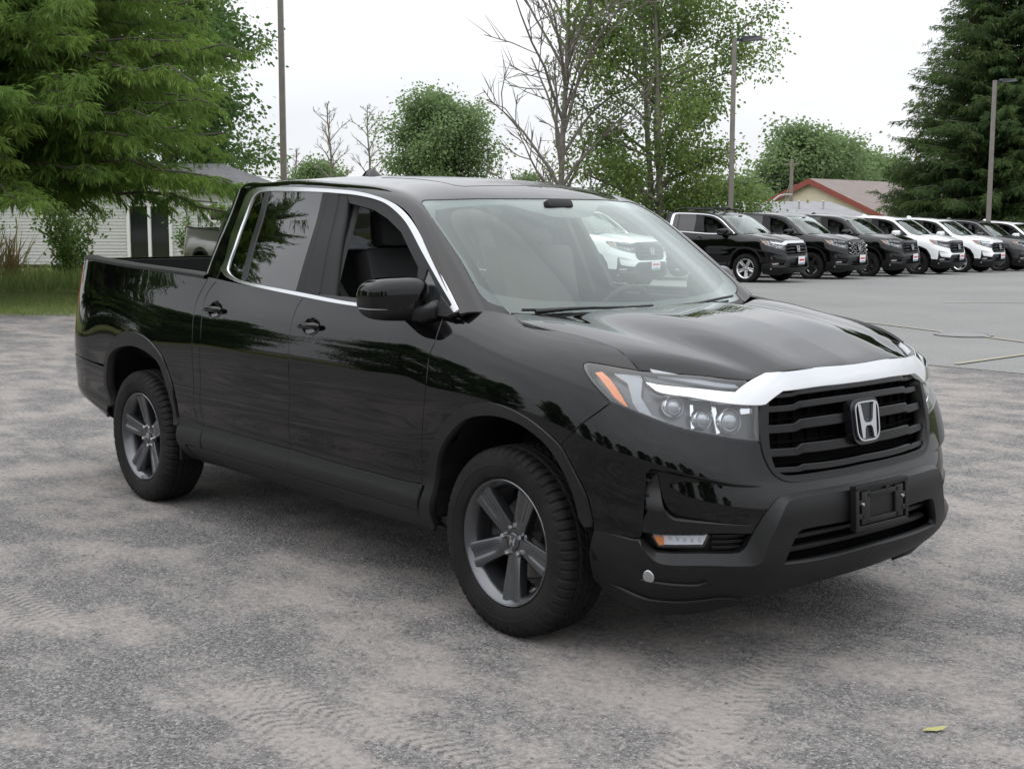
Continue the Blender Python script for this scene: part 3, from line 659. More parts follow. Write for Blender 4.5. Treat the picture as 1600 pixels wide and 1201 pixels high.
    # black border printed on the glass, as its own thin sheet behind the pane
    inn = np.array([(.10, 1), (.105, .7), (.115, .4), (.15, .20), (.20, .165), (.35, .172), (.515, .162), (.66, .158), (.735, .20), (.755, .30), (.758, .62), (.70, .74), (.655, .86), (.65, 1)])
    panel('windscreen_border', TOP, poly([(.0, 1), (.0, .21), (.03, .212)], 'ws_edge', 'ws_head', [(.7987, 1)], inn[::-1], step=.03), M['gloss_trim'], T, off=-.009, hem=0, full=True, grid=.04, gap=.005)
    panel('headliner', TOP, poly([(.83, .2), (ue-.05, .2), (ue-.05, 1), (.83, 1)], step=.06), M['headliner'], T, off=-.035, hem=0, full=True, grid=.12)
    panel('sunroof', TOP, poly([(1.02, .50), (1.58, .50), (1.62, .54), (1.62, 1), (.98, 1), (.98, .54)], step=.04), M['gloss_trim'], T, off=.0015, full=True, grid=.06)
    mb = MB()   # antenna fin
    prof = [(0, .0), (-.02, .045), (-.055, .058), (-.10, .052), (-.165, .016), (-.19, 0)]
    V = []; F = []
    for x, h in prof:
        for w_, k in ((-.030, 0), (-.012, .8), (0, 1), (.012, .8), (.030, 0)): V.append((-2.13-x*-1-.19 if False else -2.32-x, w_*(1-.5*(x < -.12)), 1.800+h*k))
    for i in range(len(prof)-1):
        for k in range(4): F.append((i*5+k, i*5+k+1, (i+1)*5+k+1, (i+1)*5+k))
    mb.add(V, F).build('antenna', pb, T, 60)
    # ---- side glass, pillars, bright surround
    cho = poly('ch_out_top', 'ch_out_bot'); chi = poly('ch_in_top', 'ch_in_bot')
    panel('window_surround', CAB, cho, M['chrome'], T, off=.009, holes=[chi], hem=.016, grid=.03, gap=.0024)
    o_ = C_('ch_out_top')
    rail = [tuple(p) for p in CURVES['ch_out_top'][8:]]
    # c-pillar and cab back
    panel('rear_pillar', CAB, poly([tuple(p) for p in CURVES['ch_out_top'][9:]], [(2.42, 1.20), (2.85, 1.20), (2.80, 1.72), (2.61, 1.735), (2.44, 1.745), (2.26, 1.752)]), pb, T, grid=.03, off=.004)
    panel('cab_back', CAB, poly([(2.82, 1.18), (3.35, 1.18), (3.35, 1.74), (2.66, 1.72)], step=.05), pb, T, full=True, grid=.08, off=.001, holes=[], hem=.02) if False else None
    panel('cab_back', CAB, poly([(2.82, 1.18), (3.35, 1.18), (3.35, 1.30), (2.88, 1.30), (2.86, 1.34), (2.85, 1.62), (2.87, 1.65), (3.35, 1.66), (3.35, 1.74), (2.78, 1.72)], step=.05), pb, T, full=True, grid=.08, hem=.02)
    panel('rear_window', CAB, poly([(2.87, 1.30), (3.35, 1.30), (3.35, 1.66), (2.85, 1.65)], step=.05), M['tint_glass'], T, full=True, grid=.1, hem=0, off=-.006)
    ia, ib = C_('bar_a'), C_('bar_b')
    gt, gb = C_('ch_in_top'), C_('ch_in_bot')
    rg = C_('rgl_r'); bp_ = C_('bp_r'); ol = C_('op_l'); dm = C_('door_mid_cab')
    rear_top = [tuple(p) for p in CURVES['ch_in_top'][9:]]
    panel('quarter_glass', CAB, poly([tuple(ia[0])], [tuple(p) for p in CURVES['ch_in_top'][11:]], [tuple(p) for p in CURVES['ch_in_bot'][:3]], [tuple(ia[1])]), M['tint_glass'], T, hem=0, grid=.06, gap=-.006)
    panel('window_divider', CAB, poly('bar_a', '-bar_b'), M['gloss_trim'], T, off=.004, hem=.015, gap=0)
    panel('rear_door_glass', CAB, poly('bar_b', [tuple(CURVES['ch_in_bot'][3])], '-rgl_r'), M['tint_glass'], T, hem=0, grid=.06, gap=-.006)
    panel('door_pillar', CAB, poly('rgl_r', '-door_mid_cab'), pd, T, off=.005, hem=.02)
    panel('door_pillar', CAB, poly('door_mid_cab', '-bp_r'), pd, T, off=.006, hem=.02)
    # front door frame around the lowered window
    op_in = poly([tuple(ol[2])], [tuple(ol[1])], [tuple(ol[0])], [(gt[6][0]+.06, gt[6][1]-.03), (gt[5][0]+.04, gt[5][1]-.034), (gt[4][0]+.035, gt[4][1]-.035), (gt[3][0]+.03, gt[3][1]-.03), (.70, 1.395), (.665, 1.30), (.66, 1.225), (1.0, 1.218)])
    fr_out = poly([tuple(bp_[0])], [tuple(p) for p in CURVES['ch_in_top'][:7]][::-1], [tuple(CURVES['ch_in_bot'][6])], [tuple(CURVES['ch_in_bot'][5])], [tuple(bp_[2])], [tuple(bp_[1])])
    fq = poly([(.635, 1.392), (.50, 1.292), (.475, 1.262), (.63, 1.245), (.642, 1.32)])
    panel('door_frame', CAB, fr_out, pd, T, off=.002, holes=[op_in, fq], hem=.03, grid=.03, gap=0)
    panel('vent_glass', CAB, fq, M['clear_glass'], T, off=-.004, hem=0, gap=-.004)
    # inner frame and pillar trim seen through the opening
    panel('pillar_trim', CAB, poly([(1.48, 1.70), (1.42, 1.70), (1.36, 1.20), (1.46, 1.20)]), M['trim_grey'], T, off=-.05, hem=.03)
    # ---- mirror
    mc = Vector((-.69, -.985, 1.270))
    def sq(nu, nv, zr, e=.55):
        V = []; F = []
        for i in range(nv+1):
            b = zr[0]+(zr[1]-zr[0])*i/nv
            for j in range(nu):
                a = 2*math.pi*j/nu
                sp = lambda t: math.copysign(abs(t)**e, t)
                V.append((sp(math.cos(a))*sp(math.cos(b)), sp(math.sin(a))*sp(math.cos(b)), sp(math.sin(b))))
        for i in range(nv):
            for j in range(nu): F.append((i*nu+j, i*nu+(j+1) % nu, (i+1)*nu+(j+1) % nu, (i+1)*nu+j))
        return V, F
    def mir(V, s, k=1.0):
        out = []
        for x, y, z in V:
            yy = y*.129*k; t = (y+1)/2       # t=1 inboard
            zz = z*(.085+.010*t)*k; xx = x*(.074+.018*t)*k
            out.append((mc.x+xx+.05*t-.03*(1 if x < 0 else 0)*(1-abs(z)), s*(-(mc.y)-yy*1)*1 if False else (mc.y+yy)*(-s), mc.z+zz))
        return out
    for s in (1, -1):
        mo = empty('wing_mirror', (0, 0, 0), 0, T)
        V, F = sq(40, 14, (R(-12), R(90))); MB().add(mir(V, -s), F).build('mirror_cap', pb, mo, 60)
        V, F = sq(40, 12, (R(-90), R(-12))); MB().add(mir(V, -s, .992), F).build('mirror_base', pl, mo, 60)
        V = []; F = []; sp = lambda t: math.copysign(abs(t)**.55, t); na = 16
        for i in range(na+1):
            a = R(-100+78*i/na); hw_ = 1.6*(1-.75*i/na)
            for b in (R(-12-hw_), R(-12+hw_)): V.append((sp(math.cos(a))*sp(math.cos(b)), sp(math.sin(a))*sp(math.cos(b)), sp(math.sin(b))))
        F = [(2*i, 2*i+2, 2*i+3, 2*i+1) for i in range(na)]
        MB().add(mir(V, -s, 1.012), F).build('turn_signal', M['light_guide'], mo, 60)
        a = Vector((mc.x+.06, s*(mc.y+.06), mc.z-.055)); b = Vector((-.50, -s*.90, 1.228))
        MB().tube([a, a.lerp(b, .5)+Vector((.01, 0, -.012)), b, b+Vector((-.02, s*.03, 0))], [.036, .036, .040, .042], 14).build('mirror_arm', pl, mo, 60)
    panel('mirror_sail', CAB, poly([(.49, 1.292), (.36, 1.222), (.40, 1.205), (.66, 1.205), (.655, 1.245), (.475, 1.258)]), pl, T, off=.012, hem=.03)
    # ---- front end
    inset_u, inset_v = 1.005, .80
    ub = np.array(CURVES['slot_left2'])[0]
    def inset(u, v):
        edge_u = .984-.02*sstep(.78, .83, v)
        vt = .838-.02*sstep(.8, 1.0, u)-.012*0
        return -.034*sstep(0, .018, edge_u-u)*sstep(0, .022, vt-v)*sstep(.52, .95, u)
    gro = C_('gr_out'); rec = C_('rec_edge')
    top_c = [(0., gro[-1][1])]; low_c = [(0., rec[-1][1])]
    arcb = arc[10:12]
    panel('front_bumper', BODY, poly('-gap_fb', 'hl_bot', [tuple(gro[1])], [tuple(p) for p in CURVES['gr_out'][1:]] and sample(gro[1:], .02), top_c, low_c, sample(rec[8:][::-1], .02), 'slot_top', 'slot_left', 'slot_left2', 'matte_top', arcb[::-1], [tuple(C_('gap_fb')[-1])]), pb, T, full=True, offf=inset, fine=[((.5, .70), (1.05, .87), .012)], grid=.03, hem=.014, gap=.0015)
    ch = C_('chin_bot'); go = C_('guard_out')
    # lower bumper in grained plastic
    def guard_off(u, v): return .026*sstep(1.14, .98, u)
    itp, ibt = C_('intake_top'), C_('intake_bot')
    ihole = poly('intake_top', [(0, itp[-1][1])], [(0, ibt[-1][1])], '-intake_bot')
    # split at the intake so the half outline stays simple
    panel('lower_bumper', BODY, poly([(1.19, .492)], '-matte_top', sample(go, .02), [(0, go[-1][1])], [(0, itp[-1][1])], '-intake_top', 'intake_bot', [(0, ibt[-1][1])], [(0, .27), (.45, .262), (.62, .235), (1.0, .23), (1.19, .235), (1.245, .30), (1.215, .42)], step=.02), pl, T, full=True, offf=guard_off, grid=.03, hem=.03, gap=.001)
    # bevelled lip of the guard, between the recess and the bar
    a = sample(rec, .012); b = sample(go, .012); n = 70
    a = a[np.linspace(0, len(a)-1, n).astype(int)]; b = b[np.linspace(0, len(b)-1, n).astype(int)]
    a = np.r_[a, [(0, rec[-1][1])]]; b = np.r_[b, [(0, go[-1][1])]]
    A0 = [BODY.ev(*p)[0]-BODY.nrm(*[np.array([k]) for k in p])[0]*.028 for p in a]
    A = [BODY.ev(*p)[0]+BODY.nrm(*[np.array([k]) for k in p])[0]*.003 for p in a]
    Bp = [BODY.ev(*p)[0]+BODY.nrm(*[np.array([k]) for k in p])[0]*(guard_off(p[0], p[1])+.0005) for p in b]
    V = []; F = []
    for s in (-1, 1):
        k0 = len(V)
        for p0, p, q in zip(A0, A, Bp): V += [(p0[0], s*p0[1], p0[2]), (p[0], s*p[1], p[2]), (q[0], s*q[1], q[2])]
        F += [(k0+3*i+j, k0+3*i+3+j, k0+3*i+4+j, k0+3*i+1+j) for i in range(n) for j in (0, 1)]
    MB().add(V, F).build('bumper_guard', pl, T, 40)
    # recess floor, blade, fins, fog lamp
    panel('lamp_recess', BODY, poly([(1.03, .47), (1.03, .83), (.95, .83), (.88, .64), (.56, .64), (.56, .45)]), M['plastic_dark'], T, off=-.055, hem=0, grid=.05)
    bb = C_('blade_bot')
    panel('lamp_blade', BODY, poly('slot_top', [(1.0, .70), (.978, .60), (1.005, .535)], 'blade_bot'), pl, T, off=-.008, hem=.05, grid=.03, offf=lambda u, v: -.03*sstep(.60, .72, v)+.006)
    for k, vv in enumerate((.735, .665, .60)):
        panel('lamp_fin', BODY, poly([(1.008, vv), (1.008, vv+.012), (.975, vv+.012), (.975, vv)]), pl, T, off=-.012, hem=.04, gap=0)
    fg = C_('fog')
    o, o2 = panel('fog_lamp', BODY, poly([tuple(p) for p in fg]), M['white_lamp'], T, off=-.03, hem=.02, gap=.004, grid=.02)
    for oo in (o, o2):
        sp = panel('fog_lens', BODY, poly([tuple(p) for p in fg]), M['lens'], oo, off=-.012, hem=.02, gap=0, grid=.03, sides=False)
        sp = panel('fog_marker', BODY, poly([(.962, .505), (.925, .506), (.922, .484), (.94, .482)]), M['amber'], oo, off=-.021, hem=.01, gap=.001, grid=.02, sides=False)
        for uu in np.linspace(.9, .79, 5):
            sp = panel('fog_flute', BODY, poly([(uu, .508), (uu-.003, .508), (uu-.003, .498), (uu, .498)]), M['reflector'], oo, off=-.024, hem=.004, gap=0, grid=.02, sides=False)
    for k, vv in enumerate((.478, .495, .512)):
        panel('recess_slat', BODY, poly([(.74, vv), (.74, vv+.006), (.605, vv+.006), (.605, vv)]), M['plastic_dark'], T, off=-.035, hem=.02, gap=0)
    # running lamp in the chin
    dc = (.9701, .408); t = np.linspace(0, 2*math.pi, 25)[:-1]
    panel('running_lamp', BODY, np.stack([dc[0]+.018*np.cos(t)*(1-.15*np.sin(t)), dc[1]+.017*np.sin(t)], 1), M['lens_ball'], T, off=.034, hem=.02, gap=0, grid=.01)
    panel('lamp_ledge', BODY, poly([(1.0, .392), (.80, .388), (.77, .400), (.80, .376), (.84, .372), (1.0, .374)]), pl, T, off=.036, hem=.02, gap=0, grid=.02)
    panel('chin_spoiler', BODY, poly([(.52, .236), (.62, .232), (1.0, .231), (1.17, .235), (1.215, .30), (1.0, .292), (.70, .294), (.56, .262)]), M['plastic_dark'], T, off=.036, hem=.03, gap=0, grid=.03, offf=lambda u, v: -.034*sstep(1.0, 1.18, u))
    # lower intake back and bars
    MB().box((.865, 0, .482), (.03, 1.0, .295)).build('intake_back', M['black'], T)
    MB().box((.43, 0, .38), (.80, 1.0, .03)).build('undertray', M['black'], T)
    for vv in (.452, .488):
        panel('intake_bar', BODY, poly([(0, vv), (.455, vv), (.45, vv+.010), (0, vv+.010)]), M['plastic_dark'], T, off=-.02, hem=.03, full=True, gap=0)
    # ---- grille
    gri = C_('gr_in')
    gout = poly([(.535, 1.07)], 'gr_out', [(0, gro[-1][1])], [(0, gri[-1][1])], '-gr_in', [(.5, 1.085)])
    panel('grille_frame', BODY, gout, M['gloss_trim'] if False else pl, T, off=.006, hem=.05, full=True, gap=0, grid=.02)
    panel('grille_back', BODY, poly([(0, .86), (.53, .86), (.53, 1.24), (0, 1.24)]), M['black'], T, off=-.075, hem=0, full=True, grid=.1)
    vs = np.linspace(.918, 1.165, 6)
    for k, vv in enumerate(vs):
        ue_ = [.470, .492, .502, .497, .488, .43][k]
        hh = .0085
        panel('grille_bar', BODY, poly([(0, vv-hh), (.335, vv-hh), (.36, vv-hh*1.15-.004), (ue_, vv-hh*1.15-.004), (ue_, vv+hh*.5-.004), (.36, vv+hh*.5-.004), (.335, vv+hh), (0, vv+hh)]), M['grille_black'], T, off=-.008, hem=.035, full=True, gap=0, grid=.03, edge=.004, offf=lambda u, v: .010*sstep(.37, .33, u))
    for s in (-1, 1):      # mesh behind the bars
        for uu in (.075, .155, .235, .315, .395, .465):
            p0 = P3(BODY, uu, .885, -.068); p1 = P3(BODY, uu, 1.2, -.068)
            MB().box((p0+p1)*.5*1, (.02, .009, .34)).build('grille_rib', M['black'], T).scale = (1, s, 1)
    for k in range(14):
        vv = .885+.024*k; pts = [P3(BODY, abs(uu), vv, -.055) for uu in np.linspace(-.5, .5, 15)]
        pts = [Vector((p.x, (abs(p.y) if i > 7 else -abs(p.y)), p.z)) for i, p in enumerate(pts)]
        MB().tube(pts, .0035, 5).build('grille_wire', M['black'], T)
    panel('grille_crown', BODY, poly('chrome_top', [tuple(p) for p in CURVES['chrome_kink']], 'chrome_top2', [(0, 1.2507)], [(0, C_('chrome_bot3')[-1][1])], '-chrome_bot3', [tuple(C_('chrome_bot2')[0])], '-chrome_bot'), M['chrome'], T, off=.016, hem=.03, full=True, gap=0, grid=.025, edge=.004)
    # emblem
    em = empty('emblem', (0, 0, 0), 0, T)
    ec = Vector((.958, 0, .862)); tilt = Matrix.Rotation(R(-9), 3, 'Y')
    def efr(pts, a, b): return [tuple(ec+tilt @ Vector((a, p[0], p[1]))) for p in pts]+[tuple(ec+tilt @ Vector((b, p[0], p[1]))) for p in pts]
    def rsq(w, h, e=4.5, n=40, taper=.1):
        return [(math.copysign(abs(math.cos(a))**(2/e), math.cos(a))*w*(1+taper*math.sin(a)), math.copysign(abs(math.sin(a))**(2/e), math.sin(a))*h) for a in np.linspace(0, 2*math.pi, n+1)[:-1]]
    def extr(pts, a, b):
        n = len(pts); return efr(pts, a, b), [tuple(range(n)), tuple(range(2*n-1, n-1, -1))]+[(i, n+i, n+(i+1) % n, (i+1) % n) for i in range(n)]
    V, F = extr(rsq(.086, .086), -.035, -.002); MB().add(V, F).build('emblem_pad', M['gloss_trim'], em, 30)
    n = 40; o1, i1 = rsq(.072, .074), rsq(.066, .068); V = efr(o1, 0, .008); V += efr(i1, 0, .008); F = []
    for i in range(n):
        j = (i+1) % n; F += [(i, j, n+j, n+i), (n+i, n+j, 3*n+j, 3*n+i), (3*n+i, 3*n+j, 2*n+j, 2*n+i)]
    MB().add(V, F).build('emblem_ring', M['emblem_chrome'], em, 30)
    Hh = [(-.056, .064), (-.040, .064), (-.027, .004), (-.016, -.006), (.016, -.006), (.027, .004), (.040, .064), (.056, .064), (.043, -.063), (.029, -.063), (.023, -.027), (.014, -.017), (-.014, -.017), (-.023, -.027), (-.029, -.063), (-.043, -.063)]
    V, F = extr(Hh, 0, .010)
    F = [f for f in F[2:]]+[(16+0, 16+1, 16+2, 16+13, 16+14, 16+15), (16+2, 16+3, 16+12, 16+13), (16+3, 16+4, 16+11, 16+12), (16+4, 16+5, 16+10, 16+11), (16+5, 16+6, 16+7, 16+8, 16+9, 16+10)]
    MB().add(V, F).build('emblem_letter', M['emblem_chrome'], em, 30)
    # plate holder
    ph = empty('plate_holder', (0, 0, 0), 0, T)
    pc = Vector((1.035, .0, .562)); tb = Matrix.Rotation(R(-3), 3, 'Y')
    MB().box(pc+Vector((-.012, 0, 0)), (.02, .325, .165), tb, bev=.004).build('holder_plate', M['plastic_dark'], ph, 30)
    mb = MB()
    for y, z, dy, dz in ((0, .075, .33, .02), (0, -.075, .33, .02), (-.155, 0, .02, .15), (.155, 0, .02, .15), (-.105, 0, .05, .12), (.105, 0, .05, .12), (0, .045, .2, .02), (0, -.05, .2, .02), (-.13, .02, .03, .02), (.13, .02, .03, .02), (-.13, -.03, .03, .02), (.13, -.03, .03, .02), (.03, .06, .02, .03)):
        mb.box(pc+tb @ Vector((.002, y, z)), (.013, dy, dz), tb, bev=.003)
    mb.build('holder_frame', pl, ph, 30)
    for y in (-.1, .1): MB().lathe([(0.0001, .01), (.006, .009), (.008, .0)], 12, 'x', pc+Vector((.004, y*1.25, .015))).build('screw', M['nut'], ph, 40)
    # ---- headlights: housing, lens, lamps
    hlp = poly('hl_top', [(.566, 1.19), (.585, 1.142)], '-chrome_top', 'chrome_bot', [tuple(C_('hl_in')[1])], '-hl_in', '-hl_bot', '-hl_rear') if False else poly('hl_rear', 'hl_bot', 'hl_in', [tuple(C_('chrome_bot')[3])], [(.51, 1.10), (.56, 1.18)], '-hl_top')
    hs = []
    for s in (1, -1):
        hl = empty('headlight', (0, 0, 0), 0, T); hs.append(hl)
        def pp(nm, P, mt, off, hem=.01, gap=0., grid=.03, **k):
            o = panel(nm, BODY, P, mt, hl, off=off, hem=hem, gap=gap, grid=grid, sides=False, **k); o.scale = (1, s, 1); return o
        pp('housing', hlp, M['lamp_house'], -.060, 0)
        pp('bezel', hlp, M['gloss_trim'], -.004, .055, .0, holes=[hlp.mean(0)+(hlp-hlp.mean(0))*np.array([.975, .93])], hole_hem=.05)
        pp('lens', hlp, M['lens'], .0005, .02, .004)
        mk = C_('marker'); pp('side_marker', poly([tuple(p) for p in mk]), M['amber'], -.014, .03, .001, .012)
        gd = poly([(1.165, 1.083), (1.06, 1.105), (1.045, 1.09), (1.035, 1.03), (.985, .998), (.90, .991), (.86, .988), (.86, .982), (.95, .983), (1.02, .987), (1.062, 1.01), (1.10, 1.06), (1.14, 1.072)])
        pp('light_guide', gd, M['light_guide'], -.022, .02, .001, .015)
        pp('upper_guide', poly([(1.03, 1.15), (.62, 1.172), (.60, 1.15), (1.0, 1.118)]), M['light_guide'], -.016, .02, .001, .02)
        pp('shelf', poly([(1.04, 1.095), (.62, 1.118), (.62, 1.106), (1.02, 1.082)]), M['lamp_dark'], -.010, .04, 0, .02)
        pp('reflector_fin', poly([(.735, 1.058), (.715, 1.058), (.700, 1.0), (.715, .996)]), M['reflector'], -.030, .03, 0, .02)
        pp('reflector_fin', poly([(.60, 1.062), (.545, 1.064), (.545, 1.05), (.60, 1.046)]), M['reflector'], -.028, .02, 0, .02)
        pp('reflector_fin', poly([(.835, 1.05), (.822, 1.05), (.812, .998), (.825, .995)]), M['reflector'], -.030, .03, 0, .02)
        pp('inner_bezel', poly([(.53, 1.06), (.70, 1.055), (.72, .995), (.53, .988)]), M['lamp_dark'], -.035, .02, 0, .02)
        for (uu, vv, rr, dp) in ((.905, 1.032, .034, -.03), (.78, 1.020, .032, -.03), (.655, 1.026, .042, -.03)):
            c0 = P3(BODY, uu, vv, dp); n_ = N3(BODY, uu, vv); n_ = (n_+Vector((1.2, 0, 0))).normalized()
            q = n_.to_track_quat('X', 'Z').to_matrix()
            def put(mb, nm, mt):
                mb.V = [tuple(c0+q @ Vector(v)) for v in mb.V]; o = mb.build(nm, mt, hl, 40); o.scale = (1, s, 1)
            put(MB().lathe([(rr*1.22, -.03), (rr*1.2, .004), (rr*1.08, .010), (rr*1.0, .004), (rr*.95, -.02)], 32, 'x'), 'lamp_ring', M['reflector'])
            put(MB().lathe([(rr*.97, -.012), (rr*.85, .006), (rr*.6, .018), (rr*.3, .024), (.0005, .026)], 28, 'x'), 'projector', M['white_lamp'] if uu < .7 and False else M['lens_ball'])
            put(MB().lathe([(rr*.97, -.016), (.0005, -.026)], 20, 'x'), 'lamp_back', M['reflector'])
    # ---- wipers, cowl
    panel('cowl', TOP, poly([(.0, .22), (.03, .22), (.025, .5), (.02, 1), (0, 1)], step=.05), M['plastic_dark'], T, off=.004, hem=.02, full=True)
    def onglass(u_, w, off=.012):
        # point on the windscreen at half width w (right side positive)
        vs_ = np.linspace(.18, 1, 80); pp_ = TOP.ev(np.full(80, u_), vs_); i = np.abs(pp_[:, 1]-abs(w)).argmin(); p = pp_[i]
        return Vector((p[0]+off*.5, -p[1] if w > 0 else p[1], p[2]+off))
    for w0, w1 in ((.66, .05), (-.02, -.62)):
        wi = empty('wiper', (0, 0, 0), 0, T)
        pts = [onglass(.035+.012*k, w0+(w1-w0)*k, .012) for k in np.linspace(0, 1, 9)]
        MB().tube(pts, .006, 6).build('wiper_blade', M['rubber'], wi, 50)
        pts = [onglass(.012+.025*k, w0+(w1-w0)*(.05+.45*k), .022-.006*k) for k in np.linspace(0, 1, 6)]
        MB().tube(pts, [.010, .009, .008, .007, .006, .005], 8).build('wiper_arm', M['plastic_dark'], wi, 50)
    # ---- cabin
    def cushion(name, c, d, rot=(0, 0, 0), mat=None, par=None, bev=None):
        return MB().box(c, d, Euler([R(a) for a in rot]), bev=bev or min(d)*.38).build(name, mat or M['seat'], par, 50)
    for y in (-.40, .40):
        st = empty('front_seat', (0, 0, 0), 0, T)
        cushion('seat_cushion', (-1.02, y, .82), (.52, .52, .18), (0, -6, 0), par=st)
        cushion('backrest', (-1.34, y, 1.13), (.16, .52, .66), (0, -14, 0), par=st)
        cushion('headrest', (-1.45, y, 1.545), (.11, .27, .19), (0, -8, 0), par=st)
        for dy in (-.06, .06): MB().tube([(-1.42, y+dy, 1.40), (-1.44, y+dy, 1.50)], .007, 8).build('headrest_post', M['nut'], st, 50)
    rs = empty('rear_seat', (0, 0, 0), 0, T)
    cushion('seat_cushion', (-2.05, 0, .82), (.48, 1.35, .18), par=rs); cushion('backrest', (-2.34, 0, 1.13), (.14, 1.38, .58), (0, -10, 0), par=rs)
    for y in (-.42, .42): cushion('headrest', (-2.37, y, 1.46), (.10, .26, .16), (0, -8, 0), par=rs)
    # dashboard: lofted across
    V = []; F = []; prof = [(-.20, 1.19), (-.33, 1.205), (-.50, 1.195), (-.60, 1.165), (-.66, 1.10), (-.66, .95), (-.58, .80), (-.55, .6)]
    ys = np.linspace(-.80, .80, 17)
    for y in ys:
        bow = .16*(1-(y/.8)**2); hump = .035*math.exp(-((y-.38)/.2)**2)
        for x, z in prof: V.append((x+bow*(.9 if x > -.55 else .35), y, z+(hump if z > 1.15 else 0)))
    m_ = len(prof)
    for i in range(len(ys)-1):
        for k in range(m_-1): F.append((i*m_+k, i*m_+k+1, (i+1)*m_+k+1, (i+1)*m_+k))
    MB().add(V, F).build('dashboard', M['dash'], T, 50)
    sw = empty('steering_wheel', (0, 0, 0), 0, T); cW = Vector((-.74, .40, 1.10)); rw = Matrix.Rotation(R(24), 3, 'Y')
    ring = [cW+rw @ Vector((0, .185*math.cos(a), .185*math.sin(a))) for a in np.linspace(0, 2*math.pi, 41)]
    MB().tube(ring, .016, 8, False).build('wheel_ring', M['seat'], sw, 60)
    mb = MB(); mb.lathe([(.0005, -.02), (.06, -.015), (.07, .0), (.06, .03)], 20, 'x'); mb.V = [tuple(cW+rw @ Vector(v)) for v in mb.V]
    for a in (0, math.pi, -math.pi/2): mb.tube([cW, cW+rw @ Vector((0, .18*math.cos(a), .18*math.sin(a)))], .016, 6)
    mb.build('wheel_hub', M['seat'], sw, 50)
    # inner mirror and sensor pod
    MB().box((-.90, 0, 1.575), (.03, .21, .055), bev=.012).build('inner_mirror', M['plastic_dark'], T, 40)
    MB().box((-.79, 0, 1.635), (.14, .16, .04), Euler((0, R(-28), 0)), bev=.015).build('sensor_pod', M['plastic_dark'], T, 40)
    for s in (-1, 1):
        MB().box((-1.4, s*.86, .98), (2.1, .05, .46), bev=.02).build('door_lining', M['seat'], T, 40)
        MB().tube([(-1.55, s*.70, 1.60), (-1.58, s*.74, 1.40), (-1.45, s*.62, 1.1), (-1.3, s*.5, .95)], .018, 4).build('seat_belt', M['trim_grey'], T)
    MB().box((-1.4, 0, .62), (2.0, 1.7, .04)).build('cabin_floor', M['black'], T)
    MB().box((-.42, 0, .85), (.04, 1.6, .6)).build('firewall', M['black'], T)
    # ---- wheels
    wheel = make_wheel()
    index_kids()
    for i, (x, s) in enumerate(((0, -1), (0, 1), (-3.18, -1), (-3.18, 1))):
        w = wheel if i == 0 else copy_tree(wheel)
        w.parent = T; w.location = (x, 0, .366); w.rotation_euler = (0, R((12, 40, -22, 15)[i]), 0)
        if s > 0: w.scale = (1, -1, 1)
    return T

